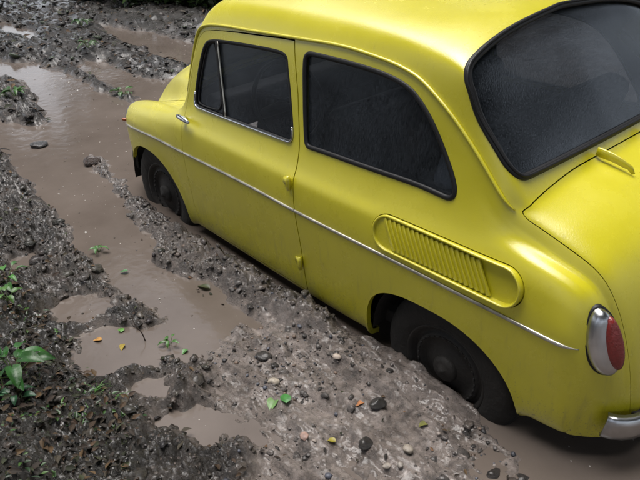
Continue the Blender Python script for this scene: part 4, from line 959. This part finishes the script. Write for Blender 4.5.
one_stone('mud_clod', .02, 1.05, .025, (.016,.013,.011), 'black hollow looking lump near the lower edge', 'clod', .6, .3, 'clod')
one_stone('stone', 3.645, .774, .055, (.030,.027,.026), 'flat dark stone lying alone in the wide brown puddle', 'stone', .35, .25, 'clod')
one_stone('mud_clod', 3.035, .642, .05, (.045,.025,.018), 'reddish brown clod at the tip of the long mud spit', 'clod', .8, .3, 'clod')
one_stone('mud_clod', .62, 1.02, .030, (.028,.024,.022), 'dark flat clod on the silt above the cream pebble', 'clod', .55, .25, 'clod')
one_stone('mud_clod', .93, .86, .020, (.026,.021,.019), 'dark clod halfway between the sill and the puddle', 'clod', .55, .25, 'clod')
GRN = (.075, .19, .045)
one_leaf('fallen_leaf', .392, 1.155, .060, .048, 2.2, (.12,.23,.07), 'left pale green leaf of the pair lying on grey silt', lift=.010)
one_leaf('fallen_leaf', .372, 1.108, .056, .045, -.6, (.055,.20,.05), 'right bright green leaf of the pair lying on grey silt', lift=.012)
one_leaf('fallen_leaf', .116, 1.117, .036, .026, .4, (.28,.24,.03), 'yellow leaf on the silt near the lower edge')
one_leaf('fallen_leaf', .167, .932, .034, .024, 1.2, (.26,.11,.045), 'orange brown leaf below the rear wheel next to a black lump', mt='litter', curl=.09)
one_leaf('fallen_leaf', 1.229, 1.448, .040, .030, .8, (.34,.18,.05), 'orange leaf stuck at the rim of the small pool', mt='litter')
one_leaf('fallen_leaf', 1.11, 1.393, .038, .027, 2.4, (.24,.18,.03), 'ochre leaf floating on the small pool beside the twig', mt='litter')
one_leaf('fallen_leaf', 1.221, 1.342, .036, .030, -.4, (.10,.24,.05), 'light green leaf above the ochre leaf by the pool')
one_leaf('fallen_leaf', 1.243, .91, .075, .040, .3, (.055,.065,.030), 'dull olive leaf on the tip of mud in the channel', lift=.014)
one_leaf('fallen_leaf', 1.636, 1.12, .042, .028, .9, (.045,.15,.045), 'small green leaf floating at the edge of the main puddle', lift=.012)
one_leaf('fallen_leaf', .798, 1.756, .03, .026, 0, (.30,.28,.24), 'pale dry leaf on the dark bank below the big green plant', mt='litter')
one_leaf('fallen_leaf', .90, 1.22, .034, .026, 1.9, (.06,.17,.04), 'green leaf curled over the mud rim right of the twig')
one_leaf('fallen_leaf', -.055, .85, .045, .026, 1.0, (.12,.12,.03), 'olive yellow leaf in the clods below the rear tyre', mt='litter', curl=.08)
tw = chaikin([(1.085, 1.301, WATER+.0), (1.09, 1.305, WATER+.045), (1.11, 1.32, WATER+.075), (1.135, 1.315, WATER+.11)], 2, False)
tag(sweep('twig', tw, np.array([[0, 1, 0.]]*len(tw)), ell(.0028, .0028, 6), M['twig'], None, taper=np.linspace(1, .5, len(tw))), 'thin dark twig sticking up out of the small pool', 'twig')

# ---- plants
def plant(name, x, y, n, L, W, spread, h, col, label, az0=0., lean=(0, 0), up=.35, lift=0., ptype='plant'):
    z0 = float(gtop(x, y)); r = empty(name, (x, y, z0)); tag(r, label, ptype)
    for i in range(n):
        a = az0+i*2.4+rng.uniform(-.4, .4); d = spread*rng.uniform(.35, 1); hh = h*rng.uniform(.5, 1)
        e = np.array([x+d*math.cos(a)+lean[0], y+d*math.sin(a)+lean[1], z0+hh])
        b = np.array([x, y, z0-.01]); mdp = (b+e)/2+np.array([0, 0, hh*.25])
        sp = chaikin([b, mdp, e], 2, False)
        sweep('stem', sp, np.array([[math.sin(a), -math.cos(a), 0.]]*len(sp)), ell(.0022*L/.1+.0008, .0022*L/.1+.0008, 5), M['stem'], r, taper=np.linspace(1, .6, len(sp)))
        l_ = L*rng.uniform(.7, 1.1); c = np.array(col)*rng.uniform(.7, 1.3)
        V, F = leaf_mesh(l_, W*l_/L, .22, .45, 7, curl=.02, heart=.25)
        o = mk('leaf', V, F, M['leaf'], col=np.tile(c, (len(V), 1))*rng.uniform(.9, 1.1, (len(V), 1)))
        o.rotation_euler = (rng.uniform(-.35, .35), -up*rng.uniform(-.4, 1.2), a); o.location = Vector(e)-r.location; o.parent = r
    return r
plant('broad_leaved_plant', 1.03, 1.82, 14, .072, .056, .12, .10, (.020,.085,.013), 'broad leaved bright green plant on the dark bank at the left edge', .3, up=.3)
plant('broad_leaved_plant', .97, 1.88, 4, .075, .06, .05, .07, (.018,.07,.016), 'lower dark green broad leaves under the big plant', 1.3, up=.2)
plant('leafy_weed', 1.83, 1.60, 9, .050, .035, .09, .06, (.045,.15,.025), 'small leafy weed at the left edge beside the upper mud bank', .9)
plant('leafy_weed', 1.62, 1.66, 7, .042, .030, .07, .05, (.06,.15,.025), 'small leafy weed just above the broad leaved plant', .2)
plant('seedling', 1.917, 1.12, 5, .036, .026, .022, .035, (.05,.15,.025), 'tiny bright green sprig on the rim of the main puddle', .2, ptype='seedling')
plant('seedling', .985, 1.24, 6, .028, .018, .03, .03, (.05,.14,.025), 'cluster of tiny green leaves right of the thin twig', .1, ptype='seedling')
plant('seedling', .90, 1.86, 5, .036, .032, .04, .03, (.020,.075,.030), 'round leaved seedling low on the dark bank', .3, ptype='seedling')
plant('leafy_weed', 4.806, .52, 9, .07, .05, .08, .07, (.05,.13,.03), 'green weed on the mud hump at the left edge of the wide puddle', .9)
plant('leafy_weed', 4.25, -.20, 10, .06, .045, .09, .05, (.05,.12,.03), 'green weed on the ridge end in front of the car', .4)
plant('leafy_weed', 5.7, -.55, 9, .07, .05, .10, .06, (.045,.10,.03), 'green weed among the clods on the far ridge', .4)
plant('leafy_weed', 6.9, -1.0, 9, .08, .055, .11, .07, (.045,.10,.03), 'green weed higher up on the far ridge near the shrubs', 1.4)
def tuft(x, y, n, L, label):
    z0 = float(gz(x, y)); r = empty('grass_tuft', (x, y, z0)); tag(r, label, 'grass')
    for i in range(n):
        a = rng.uniform(0, 6.28); l_ = L*rng.uniform(.5, 1.1); t = np.linspace(0, 1, 7)[:, None]; d = np.array([math.cos(a), math.sin(a), 0])
        p = np.array([x, y, z0-.004])+rng.uniform(-.02, .02, 3)*np.array([1, 1, 0])+d*l_*.75*t**1.4+np.array([0, 0, 1])*l_*(.8*t-.62*t**2.2)
        sweep('blade', p, np.array([[0, 0, 1.]]*7)+d*.3, [(-.0028, 0), (0, .0006), (.0028, 0), (0, -.0006)], BL, r, taper=np.linspace(1, .12, 7))
BL = simple('grass_blade', (.055, .155, .025), .4, var=.3, vscale=30)
tuft(.83, 1.625, 26, .09, 'tuft of bright green grass on the dark bank near the lower left')
tuft(.80, 1.56, 12, .07, 'smaller grass tuft right beside the bright one')
tuft(.69, 1.70, 10, .06, 'thin grass tuft below the bright tuft on the bank')
tuft(1.37, 1.56, 9, .06, 'sparse grass blades beside the round pool')

# ================================================================== shrubs and trees
def leaf_cloud(n, rad, clumps, size, pal, seed, hollow=.35):
    g = np.random.default_rng(seed)
    cl = g.normal(0, 1, (clumps, 3)); cl /= np.linalg.norm(cl, axis=1, keepdims=True); cl *= (hollow+(1-hollow)*g.random((clumps, 1))**.6)
    cl = cl*np.array(rad)
    k = g.integers(0, clumps, n); P = cl[k]+g.normal(0, .16, (n, 3))*np.mean(rad)
    c = np.array(pal)[k % len(pal)]*g.uniform(.6, 1.3, (n, 1))*(.75+.5*g.random((clumps, 1))[k])
    return P, size*g.uniform(.6, 1.3, n), g.uniform(0, 6.28, n), g.uniform(-1, .6, n), g.uniform(-.8, .8, n), c
GP = [(.040,.075,.016),(.055,.10,.022),(.030,.055,.014),(.07,.115,.03)]
def tube_mesh(paths):
    V, F = [], []
    for pts, rad in paths:
        pts = np.asarray(pts, float); b = len(V); k = 8
        for i, p in enumerate(pts):
            t = pts[min(i+1, len(pts)-1)]-pts[max(i-1, 0)]; t /= np.linalg.norm(t); u = np.cross(t, [.3, .9, .1]); u /= np.linalg.norm(u); v = np.cross(t, u)
            for j in range(k): a = 2*math.pi*j/k; V.append(p+rad[i]*(u*math.cos(a)+v*math.sin(a)))
        for i in range(len(pts)-1):
            for j in range(k): F.append((b+i*k+j, b+i*k+(j+1) % k, b+(i+1)*k+(j+1) % k, b+(i+1)*k+j))
    return np.array(V), F
def proto(seed, h, cr, n, size, trunk_r, crown_z):
    g = np.random.default_rng(seed); paths = []
    top = np.array([g.normal(0, .04*h), g.normal(0, .04*h), h*.85]); k = np.linspace(0, 1, 9)[:, None]
    main = np.array([0, 0, -.3])*(1-k)+top*k+np.sin(k*5+seed)*np.array([.02*h, .015*h, 0]); paths.append((main, trunk_r*(1-.8*k[:, 0])))
    for i in range(7):
        a = g.uniform(0, 6.28); q = g.uniform(.3, .85); st_ = main[int(q*8)]; L = cr[0]*g.uniform(.6, 1.0)
        e = st_+np.array([math.cos(a)*L, math.sin(a)*L, L*g.uniform(.3, .8)]); t = np.linspace(0, 1, 6)[:, None]
        paths.append((st_*(1-t)+e*t+np.array([0, 0, -.1*L])*np.sin(t*3.1), trunk_r*.45*(1-.8*t[:, 0])))
    V, F = tube_mesh(paths); tm = mk('trunk', V, F, M['bark']); 
    P, s, yv, pv, rv, c = leaf_cloud(n, cr, 46, size, GP, seed+100); P[:, 2] += crown_z
    cm = joined_leaves('crown', P, s, yv, pv, rv, c, M['leaf'], LMC)
    return tm, cm
def place(pr, name, loc, rz, sc_, label, cat, group, first):
    r = empty(name, loc); r.rotation_euler[2] = rz; r.scale = (sc_,)*3; tag(r, label, cat, group)
    for p in pr:
        o = p if first else p.copy()
        if not first: COL.objects.link(o)
        o.parent = r
    return r
shrub = proto(3, 1.5, (.8, .8, .62), 3400, .11, .03, .50)
tree_a = proto(11, 9, (2.6, 2.6, 3.0), 5200, .42, .20, 6.0)
tree_b = proto(17, 11, (3.0, 3.0, 3.6), 8000, .46, .24, 7.2)
SH = [(6.95, -2.85, .2, .9, 'leafy green shrub right behind the roof at the far verge'), (7.65, -2.4, 1.4, .8, 'leafy green shrub in the middle of the far verge'), (8.7, -2.1, 2.6, .65, 'leftmost green shrub on the far verge'), (6.5, -3.7, 3.9, 1.1, 'green shrub hidden mostly behind the car roof')]
for i, (x, y, a, s, lab) in enumerate(SH): place(shrub, 'shrub', (x, y, float(gz(x, y))-.05), a, s, lab, 'shrub', 'shrubs along the far verge', i == 0)
TA = [(1.3, 6.7), (15.0, -1.0), (8.4, 8.0), (-6.8, 7.6), (-6.5, -5.2), (1.6, -7.4), (9.3, -8.2), (4.0, 12.5)]
TB = [(-7.5, 2.6), (-2.5, 6.1), (14.0, 4.0), (16.5, -6.5), (-4.9, -4.4), (4.6, 6.9), (-8.4, -.6), (-2.6, -7.6), (5.4, -8.4), (-10, -5.5)]
def where(x, y): return ('far behind' if x < -7 else 'behind' if x < -3.5 else 'level with the tail of' if x < 0 else 'level with the doors of' if x < 2 else 'ahead of' if x < 6 else 'well ahead of' if x < 12 else 'far ahead of')+' the car on the '+('track line' if abs(y) < 2 else 'left bank' if y > 0 else 'right bank')
TL = [['slender leafy forest tree '+where(*p) for p in TA], ['tall leafy forest tree '+where(*p) for p in TB]]
for j, (L_, pr) in enumerate(((TA, tree_a), (TB, tree_b))):
    for i, (x, y) in enumerate(L_):
        place(pr, 'forest_tree', (x, y, float(gz(x, y))-.1), i*1.7+j, .9+.06*((i*7) % 5), TL[j][i], 'tree', ['slender trees around the track', 'tall trees around the track'][j], i == 0)
